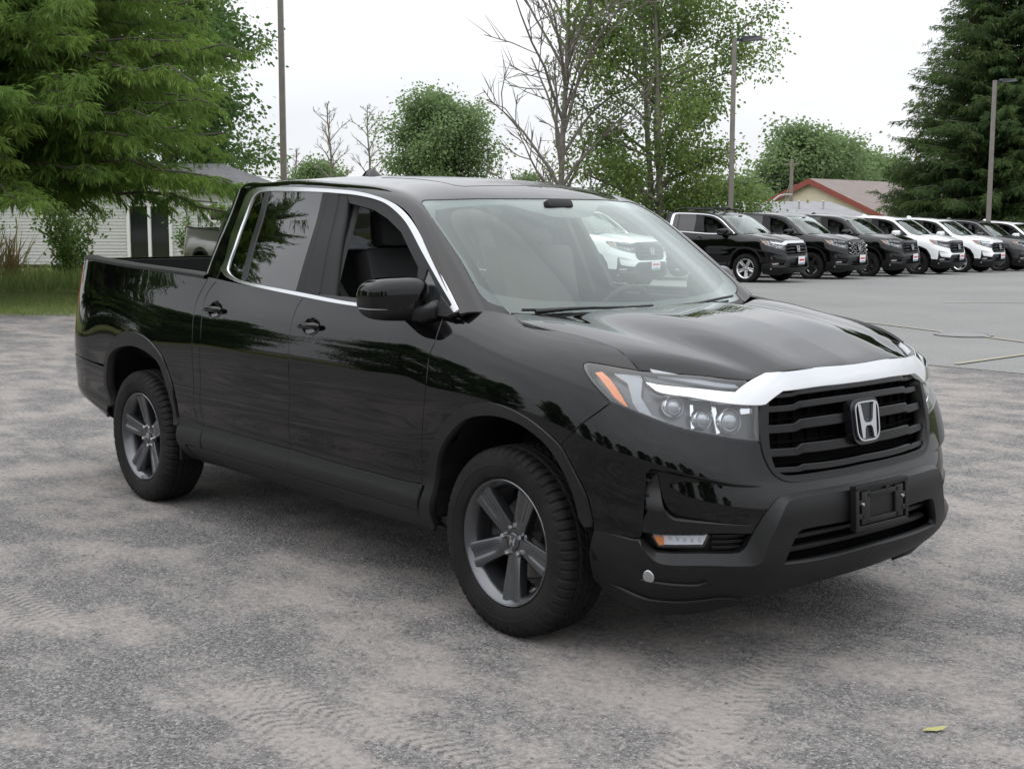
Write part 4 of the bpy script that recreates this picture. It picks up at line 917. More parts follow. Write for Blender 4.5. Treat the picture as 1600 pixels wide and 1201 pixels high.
def make_wheel():
    W = empty('wheel')
    # tyre: section with grooves and shoulder blocks
    prof = [(.238, -.735), (.262, -.722), (.30, -.714), (.335, -.722), (.352, -.738), (.3655, -.752), (.3695, -.765)]
    yy = np.linspace(-.775, -.925, 31)
    prof += [(.372-.0035*((y+.85)/.075)**2, y) for y in yy]
    prof += [(.3668, -.935), (.361, -.945), (.353, -.9545), (.343, -.9605), (.336, -.9632), (.330, -.9652), (.318, -.9668), (.300, -.9675), (.2985, -.9660), (.294, -.9655), (.285, -.9648), (.270, -.961), (.258, -.956), (.252, -.948), (.246, -.944)]
    n = 300; V = []; F = []; m_ = len(prof)
    for k in range(n):
        a = 2*math.pi*k/n
        for j, (r_, y) in enumerate(prof):
            rr = r_
            if 6 < j < 38:
                jj = j-7
                if jj in (5, 6, 12, 18, 24, 25): rr -= .0105
                elif (jj < 5 or jj > 25): rr -= .009 if (k % 5 == 0) else 0
                else:
                    ph = (k+jj*(1 if jj < 15 else -1)) % 6
                    rr -= .008 if ph == 0 else 0
            elif j in (38, 39, 40, 41): rr -= .005*(1 if k % 5 == 0 else 0)*(1, .9, .8, .6)[j-38]; y = y+(.004 if k % 5 == 0 else 0)
            elif j in (42, 43): y = y+(.0035 if (k % 10) < 3 else 0)
            V.append((rr*math.cos(a), y, rr*math.sin(a)))
    for k in range(n):
        k2 = (k+1) % n
        for j in range(m_-1): F.append((k*m_+j, k*m_+j+1, k2*m_+j+1, k2*m_+j))
    MB().add(V, F).build('tyre', M['tyre'], W, 24)
    rim = MB().lathe([(.238, -.735), (.222, -.745), (.205, -.80), (.205, -.86), (.214, -.915), (.222, -.930), (.232, -.940), (.2365, -.9455), (.2405, -.9495), (.2455, -.9515), (.2485, -.949), (.2475, -.944)], 96).build('rim', M['rim'], W, 35)
    def yface(r_): return -.9035-.036*np.clip((r_-.055)/.175, 0, 1)**.85
    for k in range(5):
        V = []; F = []; rs_ = np.linspace(.040, .226, 16)
        for r_ in rs_:
            w_ = .036+(.054-.036)*((r_-.04)/.186)
            yf = float(yface(np.array(r_)))
            gr = .0055*sstep(.075, .13, r_)
            cs = [(-1.0, .040), (-.99, .012), (-.93, .003), (-.80, 0), (-.36, .001), (-.28, gr*.75), (-.20, gr), (.20, gr), (.28, gr*.75), (.36, .001), (.80, 0), (.93, .003), (.99, .012), (1.0, .040)]
            for t, d in cs: V.append((r_, yf+d, t*w_))
        nn = len(cs)
        for i in range(len(rs_)-1):
            for j in range(nn-1): F.append((i*nn+j, (i+1)*nn+j, (i+1)*nn+j+1, i*nn+j+1))
        a = 2*math.pi*k/5; rot = Matrix.Rotation(a, 3, 'Y')
        MB().add([rot @ Vector(v) for v in V], F).build('spoke', M['rim'], rim, 38)
    MB().lathe([(.074, -.86), (.074, -.893), (.068, -.899), (.05, -.902), (.036, -.902), (.034, -.897)], 48).build('hub', M['rim'], rim, 35)
    cap = MB().lathe([(.035, -.895), (.034, -.9045), (.030, -.907), (.0005, -.908)], 32).build('centre_cap', M['rim'], rim, 35)
    # letter on the cap
    Hh = [(-.016, .018), (-.009, .018), (-.005, .003), (.005, .003), (.009, .018), (.016, .018), (.013, -.018), (.007, -.018), (.004, -.004), (-.004, -.004), (-.007, -.018), (-.013, -.018)]
    mb = MB()
    for q in ([Hh[0], Hh[1], Hh[2], Hh[9], Hh[10], Hh[11]], [Hh[2], Hh[3], Hh[8], Hh[9]], [Hh[3], Hh[4], Hh[5], Hh[6], Hh[7], Hh[8]]): mb.prism(q, -.9070, -.9098)
    mb.build('cap_letter', M['nut'], cap)
    for k in range(5):
        a = 2*math.pi*(k+.5)/5; c = Vector((.0565*math.cos(a), 0, .0565*math.sin(a)))
        mb = MB().lathe([(.0135, -.885), (.0135, -.893), (.0105, -.896), (.0105, -.914), (.008, -.918), (.0005, -.9185)], 6, c=c)
        mb.build('lug_nut', M['nut'], rim, 30)
    MB().lathe([(.05, -.80), (.155, -.80), (.160, -.804), (.160, -.822), (.155, -.826), (.06, -.826), (.06, -.87), (.05, -.87)], 48).build('brake_disc', M['steel'], W, 35)
    MB().box((.135, -.815, .06), (.09, .07, .15), bev=.015).build('brake_caliper', M['plastic_dark'], W, 35)
    return W
M['grille_black'] = material('grille_black', (.004, .004, .0045), .32, spec=.35)
M['emblem_chrome'] = material('emblem_chrome', (.50, .51, .53), .16, 1)
M['lens_ball'] = material('lens_ball', (.34, .355, .37), .03, .5, Coat_Weight=1)
M['dash'] = varied('dash_vinyl', (.014, .014, .015), (.02, .02, .021), 30, .6, .0005, 400)
# ------------------------------------------------------------------ site frame: l to the right of the view axis, d away from the camera spot
FH = Vector((math.cos(YAW), math.sin(YAW))); RH = Vector((math.sin(YAW), -math.cos(YAW))); C2D = Vector((CAM.x, CAM.y))
def gz(l, d):
    'the lot falls away gently to the right and far side'
    k = min(max((l+4)/6, 0), 1); k = k*k*(3-2*k)
    t = min(max(d-14, 0), 46)
    zr = -.0004*t*t if t < 40 else -.64-.032*(t-40)
    t2 = min(max(d-20, 0), 30); zl = -.012*t2
    return zr*k+zl*(1-k)
def site(l, d, z=None):
    p = C2D+RH*l+FH*d; return Vector((p.x, p.y, gz(l, d)+(z or 0)))
VIEW = math.atan2(RH.y, RH.x)          # heading of the l axis

# ------------------------------------------------------------------ ground
def ground_mats():
    mt = material('gravel_lot', (.2, .2, .2), .92, spec=.25); t, N_, L_, b = nodes(mt)
    c = N_.new('ShaderNodeTexCoord').outputs['Object']
    big = noise(t, .55, 5, .62, vec=c); mid = noise(t, 2.6, 6, .65, vec=c); fine_ = noise(t, 34, 5, .7, vec=c)
    mpn = N_.new('ShaderNodeMapping'); mpn.inputs['Rotation'].default_value = (0, 0, R(-38)); mpn.inputs['Scale'].default_value = (.45, 1.9, 1); L_.new(c, mpn.inputs['Vector'])
    strk = noise(t, 1.5, 5, .6, vec=mpn.outputs['Vector'])
    def mth(op, a, b_, clamp=False):
        n = N_.new('ShaderNodeMath'); n.operation = op; n.use_clamp = clamp
        for i, k in enumerate((a, b_)):
            if isinstance(k, (int, float)): n.inputs[i].default_value = k
            else: L_.new(k, n.inputs[i])
        return n.outputs[0]
    v = mth('ADD', mth('MULTIPLY', big.outputs['Fac'], .55), mth('MULTIPLY', mid.outputs['Fac'], .75))
    v = mth('ADD', v, mth('MULTIPLY', strk.outputs['Fac'], .60))
    # curved tyre tracks: rings about two turning centres, broken up by noise
    for cx, cy, sc, k in ((2.5, -16.0, .43, .02), (-14.0, -9.0, .31, .03)):
        mpt = N_.new('ShaderNodeMapping'); mpt.inputs['Location'].default_value = (-cx, -cy, 0); L_.new(c, mpt.inputs['Vector'])
        wv = N_.new('ShaderNodeTexWave'); wv.wave_type = 'RINGS'; wv.rings_direction = 'Z'; wv.inputs['Scale'].default_value = sc; wv.inputs['Distortion'].default_value = 5; wv.inputs['Detail'].default_value = 4; wv.inputs['Detail Scale'].default_value = 1.4; wv.inputs['Detail Roughness'].default_value = .6
        L_.new(mpt.outputs['Vector'], wv.inputs['Vector']); v = mth('ADD', v, mth('MULTIPLY', mth('SUBTRACT', wv.outputs['Fac'], .5), k))
    # tread prints: narrow circular bands with lugs, fading in and out
    sxy = N_.new('ShaderNodeSeparateXYZ'); L_.new(c, sxy.inputs[0]); fade = noise(t, .42, 2, .5, vec=c)
    fm = ramp(t, fade.outputs['Fac'], [(.46, (0, 0, 0)), (.56, (1, 1, 1))]).outputs['Color']
    for cx, cy, r0 in ((3.0, -16.5, 13.2), (3.0, -16.5, 14.85), (-15.5, -9.5, 12.1), (-15.5, -9.5, 13.75), (10.5, 3.0, 8.6), (10.5, 3.0, 10.2), (0.5, -30.0, 26.3), (.5, -30., 27.9)):
        dx = mth('SUBTRACT', sxy.outputs[0], cx); dy = mth('SUBTRACT', sxy.outputs[1], cy)
        rr = mth('SQRT', mth('ADD', mth('MULTIPLY', dx, dx), mth('MULTIPLY', dy, dy)), 0); an = mth('ARCTAN2', dy, dx)
        band = mth('SUBTRACT', 1, mth('MULTIPLY', mth('ABSOLUTE', mth('SUBTRACT', rr, r0), 0), 8.5), True)
        lug = mth('SINE', mth('ADD', mth('MULTIPLY', an, r0*2*math.pi/.045), mth('MULTIPLY', mth('ABSOLUTE', mth('SUBTRACT', rr, r0), 0), 70)), 0)
        pr_ = mth('MULTIPLY', mth('MULTIPLY', band, fm), mth('ADD', mth('MULTIPLY', lug, .13), .14))
        v = mth('ADD', v, pr_)
    v = mth('ADD', v, mth('MULTIPLY', fine_.outputs['Fac'], .42))
    dust = ramp(t, mth('MULTIPLY', v, .487), [(.465, (0, 0, 0)), (.535, (.10, .10, .10)), (.575, (.5, .5, .5)), (.63, (1, 1, 1))])
    vo = N_.new('ShaderNodeTexVoronoi'); vo.inputs['Scale'].default_value = 95; L_.new(c, vo.inputs['Vector'])
    vo2 = N_.new('ShaderNodeTexVoronoi'); vo2.inputs['Scale'].default_value = 230; L_.new(c, vo2.inputs['Vector'])
    sep = N_.new('ShaderNodeSeparateColor'); L_.new(vo.outputs['Color'], sep.inputs[0]); sep2 = N_.new('ShaderNodeSeparateColor'); L_.new(vo2.outputs['Color'], sep2.inputs[0])
    stones = ramp(t, mth('ADD', mth('MULTIPLY', sep.outputs[0], .5), mth('MULTIPLY', sep2.outputs[1], .5)), [(.12, (.048, .047, .047)), (.42, (.105, .103, .103)), (.72, (.168, .164, .161)), (.94, (.33, .322, .314))])
    sand = ramp(t, fine_.outputs['Fac'], [(.3, (.190, .175, .163)), (.7, (.285, .262, .244))])
    mx_ = N_.new('ShaderNodeMix'); mx_.data_type = 'RGBA'; L_.new(dust.outputs['Color'], mx_.inputs[0]); L_.new(stones.outputs['Color'], mx_.inputs[6]); L_.new(sand.outputs['Color'], mx_.inputs[7])
    L_.new(mx_.outputs[2], b.inputs['Base Color'])
    hgt = mth('ADD', mth('MULTIPLY', mth('SUBTRACT', 1, vo.outputs['Distance']), .55), mth('MULTIPLY', fine_.outputs['Fac'], .8))
    hgt = mth('MULTIPLY', hgt, mth('SUBTRACT', 1.0, mth('MULTIPLY', dust.outputs['Color'], .55)))
    bp1 = bump(t, hgt, .010, 1.0); bp2 = bump(t, mid.outputs['Fac'], .05, .6); L_.new(bp2.outputs[0], bp1.inputs['Normal']); L_.new(bp1.outputs[0], b.inputs['Normal'])
    M['gravel'] = mt
    mt = material('asphalt_lot', (.2, .2, .2), .85, spec=.3); t, N_, L_, b = nodes(mt)
    n1_ = noise(t, .35, 5, .6); n2_ = noise(t, 40, 4, .7); r1 = ramp(t, n1_.outputs['Fac'], [(.3, (.17, .17, .166)), (.7, (.21, .21, .203))]); r2_ = ramp(t, n2_.outputs['Fac'], [(.3, (.7, .7, .7)), (.7, (1.2, 1.2, 1.2))])
    mu = N_.new('ShaderNodeMix'); mu.data_type = 'RGBA'; mu.blend_type = 'MULTIPLY'; mu.inputs[0].default_value = 1
    L_.new(r1.outputs[0], mu.inputs[6]); L_.new(r2_.outputs[0], mu.inputs[7]); L_.new(mu.outputs[2], b.inputs['Base Color'])
    bp1 = bump(t, n2_.outputs['Fac'], .006); L_.new(bp1.outputs[0], b.inputs['Normal']); M['asphalt'] = mt
    M['turf'] = varied('turf', (.12, .17, .045), (.24, .24, .10), 1.1, .95, .05, 30, spec=.1)
    M['soil'] = varied('far_ground', (.05, .07, .025), (.09, .10, .05), .12, .95, spec=.1)
    mt = varied('line_paint', (.30, .265, .17), (.215, .205, .185), 3.5, .8); M['line'] = mt
    M['iron'] = varied('cast_iron', (.16, .16, .16), (.22, .215, .21), 12, .6, metal=.4)
    M['pebble'] = varied('pebble', (.07, .07, .07), (.26, .255, .25), 9, .85)
ground_mats()
def sheet(name, ls, ds, mat, lift=0, keep=None, kind='structure'):
    V = []; F = []
    for l in ls:
        for d in ds: V.append(site(l, d, lift))
    n = len(ds)
    for i in range(len(ls)-1):
        for j in range(n-1):
            if keep is None or keep((ls[i]+ls[i+1])/2, (ds[j]+ds[j+1])/2): F.append((i*n+j, (i+1)*n+j, (i+1)*n+j+1, i*n+j+1))
    o = mesh(name, V, F, None, mat, True); return tag(o, kind=kind)
LS = [-900, -300, -120, -60, -40, -30, -22, -16, -12, -9, -7, -5.5, -4.5, -3.5, -2.5, -1.5, -.5, .5, 2, 4, 7, 11, 16, 22, 30, 40, 60, 120, 300, 900]
DS = [-900, -300, -100, -50, -25, -12, -6, 0, 4, 8, 11, 14, 16, 18, 20, 22, 25, 28, 31, 34, 37, 40, 43, 46, 50, 54, 58, 61, 70, 90, 130, 300, 900]
sheet('ground', LS, DS, M['gravel'])
# asphalt: beyond an edge running away from the gravel lot on the right
def strip_sheet(name, quads, mat, lift):
    V = []; F = []
    for q in quads:
        n = len(V); V += [site(l, d, lift) for l, d in q]; F.append((n, n+1, n+2, n+3))
    return tag(mesh(name, V, F, None, mat), kind='structure')
def lotgrid(name, l0, l1, nl, d0f, d1, nd, mat, lift):
    V = []; F = []
    for i in range(nl+1):
        l = l0+(l1-l0)*i/nl
        for j in range(nd+1):
            d = d0f(l)+(d1-d0f(l))*(j/nd)**1.3; V.append(site(l, d, lift))
    for i in range(nl):
        for j in range(nd): a = i*(nd+1)+j; F.append((a, a+nd+1, a+nd+2, a+1))
    return tag(mesh(name, V, F, None, mat, True), kind='structure')
edge_d = lambda l: max(3, 14.2-1.0*(l-4.4))+.10*math.sin(l*1.7)+.06*math.sin(l*5.1)
lotgrid('asphalt_lot', -2.0, 60, 90, edge_d, 75, 34, M['asphalt'], .005)
lotgrid('grass', -120, -3.6, 60, lambda l: 20.6+.18*math.sin(l*.9)+.1*math.sin(l*2.7)+max(0, l+9)*.8, 120, 24, M['turf'], .012)
lotgrid('field', -300, 400, 40, lambda l: 76, 700, 12, M['soil'], .014)
# worn yellow bay lines and a manhole cover
def line(l0, d0, l1, d1, w=.10):
    n = 14; V = []; F = []; dx, dd = l1-l0, d1-d0; k = math.hypot(dx, dd); px, pd_ = -dd/k*w/2, dx/k*w/2
    for i in range(n+1):
        t = i/n; l, d = l0+dx*t, d0+dd*t; V += [site(l+px, d+pd_, .017), site(l-px, d-pd_, .017)]
    for i in range(n): F.append((2*i, 2*i+1, 2*i+3, 2*i+2))
    return tag(mesh('bay_line', V, F, None, M['line']), kind='structure')
line(4.75, 14.25, 8.2, 17.3, .08); line(5.2, 20.0, 8.0, 12.6, .07); line(7.9, 24.6, 10.8, 24.9, .07)
mh = empty('manhole_cover', site(6.0, 17.75, .02))
MB().lathe([(.0005, .005), (.30, .005), (.31, .0)], 36, 'z').build('lid', M['iron'], mh, 30)
MB().lathe([(.33, 0), (.33, .004), (.37, .004), (.38, 0)], 36, 'z').build('frame', M['iron'], mh, 30)
tag(mh, 'round dark iron manhole cover in the asphalt lot', 'manhole')
# loose stones on the near ground
def pebbles(name, n, l0, l1, d0, d1, smin, smax, seed):
    rg = np.random.default_rng(seed); V = []; F = []
    base = np.array([(1, 0, 0), (-1, 0, 0), (0, 1, 0), (0, -1, 0), (0, 0, 1), (0, 0, -.4)], float)
    fc = [(0, 2, 4), (2, 1, 4), (1, 3, 4), (3, 0, 4), (2, 0, 5), (1, 2, 5), (3, 1, 5), (0, 3, 5)]
    for _ in range(n):
        t = rg.random(); d = d0+(d1-d0)*t**1.6; l = (l0+(l1-l0)*rg.random())*d/d1
        s = smin+(smax-smin)*rg.random()**4; a = rg.random()*6.28; p = site(l, d)
        q = base*(1+.28*rg.standard_normal((6, 3)))*np.array([s, s*.85, s*.42]); ca, sa = math.cos(a), math.sin(a)
        k = len(V)
        for x, y, z in q: V.append((p.x+x*ca-y*sa, p.y+x*sa+y*ca, p.z+z+s*.05))
        F += [tuple(i+k for i in f) for f in fc]
    o = mesh(name, V, F, None, M['pebble']); return tag(o, 'loose grey stones scattered over the gravel lot', 'gravel', kind='stuff')
pebbles('loose_gravel', 24000, -6.5, 6.5, 2.6, 14, .0025, .013, 3)
# single fallen leaf near the camera
lf = MB(); q = [(-.055, 0, .004), (-.03, .012, .009), (0, .016, .007), (.03, .010, .012), (.055, 0, .016), (.03, -.009, .006), (0, -.013, .003), (-.03, -.010, .006)]
lf.add([Vector(v) for v in q]+[Vector((x, 0, .003+.01*abs(x)/.055)) for x in (-.03, 0, .03)], [(0, 1, 8), (1, 2, 9, 8), (2, 3, 10, 9), (3, 4, 10), (4, 5, 10), (5, 6, 9, 10), (6, 7, 8, 9), (7, 0, 8)])
M['fallen_leaf'] = varied('fallen_leaf', (.27, .27, .09), (.33, .30, .12), 30, .6)
o = lf.build('fallen_leaf', M['fallen_leaf']); o.location = Vector((1.62, -.53, .004)); o.rotation_euler = (0, 0, R(60)); o.scale = (.8, .8, .8)
tag(o, 'small yellow-green leaf lying alone on the gravel in front of the truck', 'leaf')
# ------------------------------------------------------------------ trees
def leaf_material(name, dark, light, trans=.5):
    mt = bpy.data.materials.new(name); mt.use_nodes = True; t = mt.node_tree; N_ = t.nodes; L_ = t.links; b = N_['Principled BSDF']; out = N_['Material Output']
    at_ = N_.new('ShaderNodeAttribute'); at_.attribute_name = 'tone'
    r = ramp(t, at_.outputs['Fac'], [(0, dark), (1, light)])
    b.inputs['Roughness'].default_value = .6; b.inputs['Specular IOR Level'].default_value = .25
    tr = N_.new('ShaderNodeBsdfTranslucent'); ms = N_.new('ShaderNodeMixShader'); ms.inputs[0].default_value = trans
    L_.new(r.outputs[0], b.inputs['Base Color']); L_.new(r.outputs[0], tr.inputs['Color'])
    L_.new(b.outputs[0], ms.inputs[1]); L_.new(tr.outputs[0], ms.inputs[2]); L_.new(ms.outputs[0], out.inputs['Surface'])
    return mt
M['leaf_spruce'] = leaf_material('leaf_spruce', (.07, .145, .03), (.23, .34, .07))
M['leaf_spruce_dark'] = leaf_material('leaf_spruce_dark', (.032, .066, .022), (.12, .185, .055))
M['leaf_poplar'] = leaf_material('leaf_poplar', (.095, .165, .045), (.26, .35, .10))
M['leaf_far'] = leaf_material('leaf_far', (.12, .19, .085), (.24, .33, .14))
M['leaf_shrub'] = leaf_material('leaf_shrub', (.075, .135, .035), (.20, .30, .085))
M['leaf_maple'] = leaf_material('leaf_maple', (.055, .12, .036), (.17, .27, .08))
M['straw'] = leaf_material('straw', (.14, .11, .05), (.30, .24, .12))
M['grass_blade'] = leaf_material('grass_blade', (.12, .20, .05), (.30, .34, .13))
M['bark'] = varied('bark', (.055, .045, .036), (.13, .115, .095), 7, .9, .02, 18)
M['bark_pale'] = varied('bark_pale', (.12, .105, .09), (.22, .20, .18), 6, .9, .01, 16)
def quads(name, Q, tone, parent, mat):
    n = len(Q); me = bpy.data.meshes.new(name); me.vertices.add(4*n); me.loops.add(4*n); me.polygons.add(n)
    me.vertices.foreach_set('co', np.ascontiguousarray(Q.reshape(-1), np.float32)); me.loops.foreach_set('vertex_index', np.arange(4*n, dtype=np.int32))
    me.polygons.foreach_set('loop_start', np.arange(0, 4*n, 4, dtype=np.int32)); me.polygons.foreach_set('loop_total', np.full(n, 4, np.int32))
    a = me.attributes.new('tone', 'FLOAT', 'FACE'); a.data.foreach_set('value', np.asarray(tone, np.float32))
    me.update(calc_edges=True); me.validate(); return link(name, me, parent, mat)
def unit(v): return v/np.maximum(np.linalg.norm(v, axis=-1, keepdims=True), 1e-9)
def leaf_quads(P, D, L_, W_, rg, droop=0):
    'leaf blades at P pointing along D (rhombic quads)'
    D = unit(D); S = unit(np.cross(D, rg.standard_normal(D.shape))); L_ = np.asarray(L_)[:, None]; W_ = np.asarray(W_)[:, None]
    mid = P+D*L_*.45; tip = P+D*L_; tip[:, 2] -= droop*L_[:, 0]
    return np.stack([P, mid+S*W_*.5, tip, mid-S*W_*.5], 1)
def broadleaf(name, rg, H, Rw, base=.18, n_limb=16, leaf=.13, per=46, mat='leaf_poplar', shape=None, up_=.9, bark='bark', trunk_r=None, bare=False, spread=.30, multi=1, sub=7, tw=5, skew=(0, 0), offset=(0, 0)):
    T = empty(name); mb = MB(); tr = trunk_r or H*.017
    shape = shape or (lambda t: math.sin(math.pi*min(1, .12+.88*t))**.7)
    LP = []; LD = []; CL = []
    for mi in range(multi):
        lean = rg.normal(0, .05, 2)+(rg.normal(0, .10, 2) if multi > 1 else 0)+np.array(skew)
        bx = rg.normal(0, .25, 2)*(multi > 1)
        hh = H*(1 if mi == 0 else rg.uniform(.7, .95))
        tp = [np.array([bx[0]+lean[0]*hh*t+rg.normal(0, .02)*H*.3*t, bx[1]+lean[1]*hh*t+rg.normal(0, .02)*H*.3*t, hh*t]) for t in np.linspace(0, 1, 9)]
        mb.tube(tp, [tr*(1-.86*t)**.9+.012 for t in np.linspace(0, 1, 9)], 8, False)
        for i in range(n_limb//multi+1):
            t = base+(1-base)*((i+rg.random())/(n_limb//multi+1)); t = min(t, .97)
            k = t*8; j = min(int(k), 7); p0 = tp[j]+(tp[j+1]-tp[j])*(k-j)
            az = i*2.4+rg.normal(0, .4); ln = Rw*shape((t-base)/(1-base))*rg.uniform(.65, 1.08)
            upk = up_*rg.uniform(.6, 1.2)
            d0 = np.array([math.cos(az), math.sin(az), upk]); d0 /= np.linalg.norm(d0)
            pts = [p0]; d_ = d0.copy()
            for s in range(5):
                d_ = d_+np.array([math.cos(az), math.sin(az), .10])*.12+rg.normal(0, .10, 3); d_ /= np.linalg.norm(d_); pts.append(pts[-1]+d_*ln/5)
            r0 = tr*(.42*(1-t)+.13); mb.tube(pts, [r0*(1-.82*s/5)+.006+.0011*H*bare*(1-s/6) for s in range(6)], 5, False)
            for q in range(sub):
                u_ = rg.uniform(.25, 1.0); k = u_*5; j = min(int(k), 4); b0 = pts[j]+(pts[j+1]-pts[j])*(k-j)
                dd = unit((pts[j+1]-pts[j])+rg.normal(0, .75, 3)*np.linalg.norm(pts[j+1]-pts[j])); dd[2] += .25; dd = unit(dd)
                l2 = ln*rg.uniform(.22, .45)*(1.15-.5*u_)
                bp2 = [b0, b0+dd*l2*.5+rg.normal(0, .04, 3)*l2, b0+dd*l2+rg.normal(0, .08, 3)*l2+np.array([0, 0, .05*l2])]
                mb.tube(bp2, [max(r0*.4, .010)*.9, max(.008, H*.0015*bare), max(.005, H*.001*bare)], 4, False)
                if bare:
                    for q2 in range(tw):
                        c0 = bp2[1]+(bp2[2]-bp2[1])*rg.random(); d3 = unit(dd+rg.normal(0, .5, 3)+np.array([0, 0, .3])); mb.tube([c0, c0+d3*l2*.6], [max(.006, H*.0014), .004], 3, False)
                else:
                    tone0 = rg.uniform(.05, .95)
                    for q2 in range(tw):
                        c0 = bp2[0]+(bp2[2]-bp2[0])*rg.uniform(.25, 1.08)+rg.normal(0, spread*.4, 3)
                        n = int(per*rg.uniform(.6, 1.3)); P = c0+rg.normal(0, 1, (n, 3))*np.array([spread, spread, spread*.75])
                        LP.append(P); LD.append(unit(P-c0+rg.normal(0, .5, (n, 3))*spread)+np.array([0, 0, -.5])); CL.append(np.clip(tone0*.55+.45*rg.random(n)*1.0+.0, 0, 1))
    for v in range(len(mb.V)): pass
    mb.build('trunk', M[bark], T, 60)
    if LP:
        P = np.concatenate(LP); D = np.concatenate(LD); n = len(P); s = leaf*rg.uniform(.65, 1.25, n)
        quads('crown', leaf_quads(P, D, s, s*.72, rg), np.concatenate(CL), T, M[mat])
    return T
def spruce(name, rg, H, R0, zb=1.2, mat='leaf_spruce', dz=.38, per=7, twig=.42, dens=1.0, droop=.35, power=.75, bark='bark', needles=6, fat=.24):
    T = empty(name); mb = MB(); Q = []; tone = []
    tp = [(rg.normal(0, .03), rg.normal(0, .03), H*t) for t in np.linspace(0, 1, 10)]
    mb.tube(tp, [H*.014*(1-t)**.8+.02 for t in np.linspace(0, 1, 10)], 9, False)
    z = zb
    while z < H-.3:
        f = 1-z/H; ln0 = R0*f**power
        nb = max(4, int(per*(.6+.6*f)))
        for k in range(nb):
            az = rg.uniform(0, 2*math.pi); ln = ln0*rg.uniform(.68, 1.12); tilt = rg.uniform(-.05, .25)+.5*(1-f)
            m_ = max(6, int(ln/.24)); pts = []
            for s in range(m_+1):
                u_ = s/m_; r_ = ln*u_; zz = z+tilt*r_-droop*ln*(u_**1.7)*(.9 if f > .35 else .5)+.12*ln*max(0, u_-.65)**1.4+rg.normal(0, .012)*ln
                a2 = az+.05*math.sin(3*u_+k); pts.append(np.array([r_*math.cos(a2), r_*math.sin(a2), zz]))
            pts = np.array(pts); mb.tube([tuple(p) for p in pts[::2]], [.012+.03*ln/6*(1-i/len(pts[::2])) for i in range(len(pts[::2]))], 4, False)
            t0 = rg.uniform(0, .55); n = int(ln*15*dens); us = rg.uniform(.12, 1, n)**.8
            idx = np.minimum((us*m_).astype(int), m_-1); fr_ = us*m_-idx; P = pts[idx]+(pts[idx+1]-pts[idx])*fr_[:, None]; ax = unit(pts[idx+1]-pts[idx])
            side = np.where(rg.random(n) < .5, -1, 1)[:, None]; lat = unit(np.cross(ax, [0, 0, 1]))*side
            D = unit(lat*rg.uniform(.45, 1.0, (n, 1))+ax*rg.uniform(.35, .9, (n, 1))+np.array([0, 0, -1])*rg.uniform(-.05, .75, (n, 1)))
            tl = twig*rg.uniform(.6, 1.3, n)*(1.15-.6*us)*min(1, .5+ln/3)
            # each twig: a spray of narrow drooping needles blades
            for w in range(needles):
                off_ = rg.uniform(.0, .9, (n, 1)); b0 = P+D*tl[:, None]*off_; dd = unit(D+rg.normal(0, .42, (n, 3))+np.array([0, 0, -.38]))
                sz = tl*rg.uniform(.26, .5, n); Q.append(leaf_quads(b0, dd, sz, sz*fat, rg, .12)); tone.append(np.clip(t0+.30*us+rg.normal(0, .10, n)+.12*(off_[:, 0]-.5), 0, 1))
        z += dz*(.55+.6*f)*rg.uniform(.7, 1.25)
    mb.build('trunk', M[bark], T, 60)
    quads('crown', np.concatenate(Q), np.concatenate(tone), T, M[mat]); return T
def shrub(name, rg, H, Rw, n=1500, leaf=.09, mat='leaf_shrub', stems=9):
    T = empty(name); mb = MB(); LP = []; LD = []; tn = []
    for i in range(stems):
        az = rg.uniform(0, 6.28); h = H*rg.uniform(.6, 1.05); r_ = Rw*rg.uniform(.2, 1)
        pts = [np.array([.12*r_*math.cos(az), .12*r_*math.sin(az), 0])]
        for s in range(1, 6): pts.append(np.array([r_*math.cos(az)*(s/5)**1.3, r_*math.sin(az)*(s/5)**1.3, h*s/5])+rg.normal(0, .04, 3))
        mb.tube([tuple(p) for p in pts], [.014-.002*s for s in range(6)], 4, False)
        m_ = n//stems; u_ = rg.uniform(.15, 1.05, m_); j = np.minimum((u_*5).astype(int), 4); pp = np.array(pts); P = pp[j]+(pp[j+1]-pp[j])*(u_*5-j)[:, None]+rg.normal(0, Rw*.13, (m_, 3))
        LP.append(P); LD.append(rg.normal(0, 1, (m_, 3))+[0, 0, -.2]); tn.append(np.clip(rg.uniform(.1, .7)+rg.normal(0, .18, m_), 0, 1))
    mb.build('stems', M['bark'], T, 60); P = np.concatenate(LP); s = leaf*rg.uniform(.6, 1.3, len(P))
    quads('crown', leaf_quads(P, np.concatenate(LD), s, s*.6, rg), np.concatenate(tn), T, M[mat]); return T
def put(o, l, d, rz=0, s=1, dz=0):
    o.location = site(l, d, dz); o.rotation_euler = (0, 0, rz); o.scale = (s, s, s); return o
rg = np.random.default_rng
# big drooping spruce at the left and its neighbour beyond the left edge
sp = tag(put(spruce('spruce_tree', rg(11), 19, 6.0, 2.4, 'leaf_spruce', .23, 20, .56, 1.9, .25, .5, needles=11, fat=.15), -10.3, 25.0, .4), 'huge bright green drooping spruce filling the upper left corner', 'tree', 'spruce trees')
mp = tag(put(broadleaf('maple_tree', rg(5), 17, 5.6, .10, 46, .17, 30, 'leaf_maple', up_=.75, spread=.40, sub=9, tw=6), -12.5, 50, 1.0), 'tall broadleaf tree behind the big left spruce, beside the bare pole', 'tree')
pp_ = tag(put(broadleaf('poplar_tree', rg(21), 12.4, 3.9, .07, 56, .12, 18, 'leaf_poplar', shape=lambda t: max(.25, math.sin(math.pi*min(1, .22+.70*t))**.8), up_=.85, bark='bark_pale', spread=.27, multi=3, sub=9, tw=6, skew=(.0, 0), trunk_r=.11), 4.85, 43, .3), 'large airy broadleaf tree with pale stems behind the truck roof', 'tree')
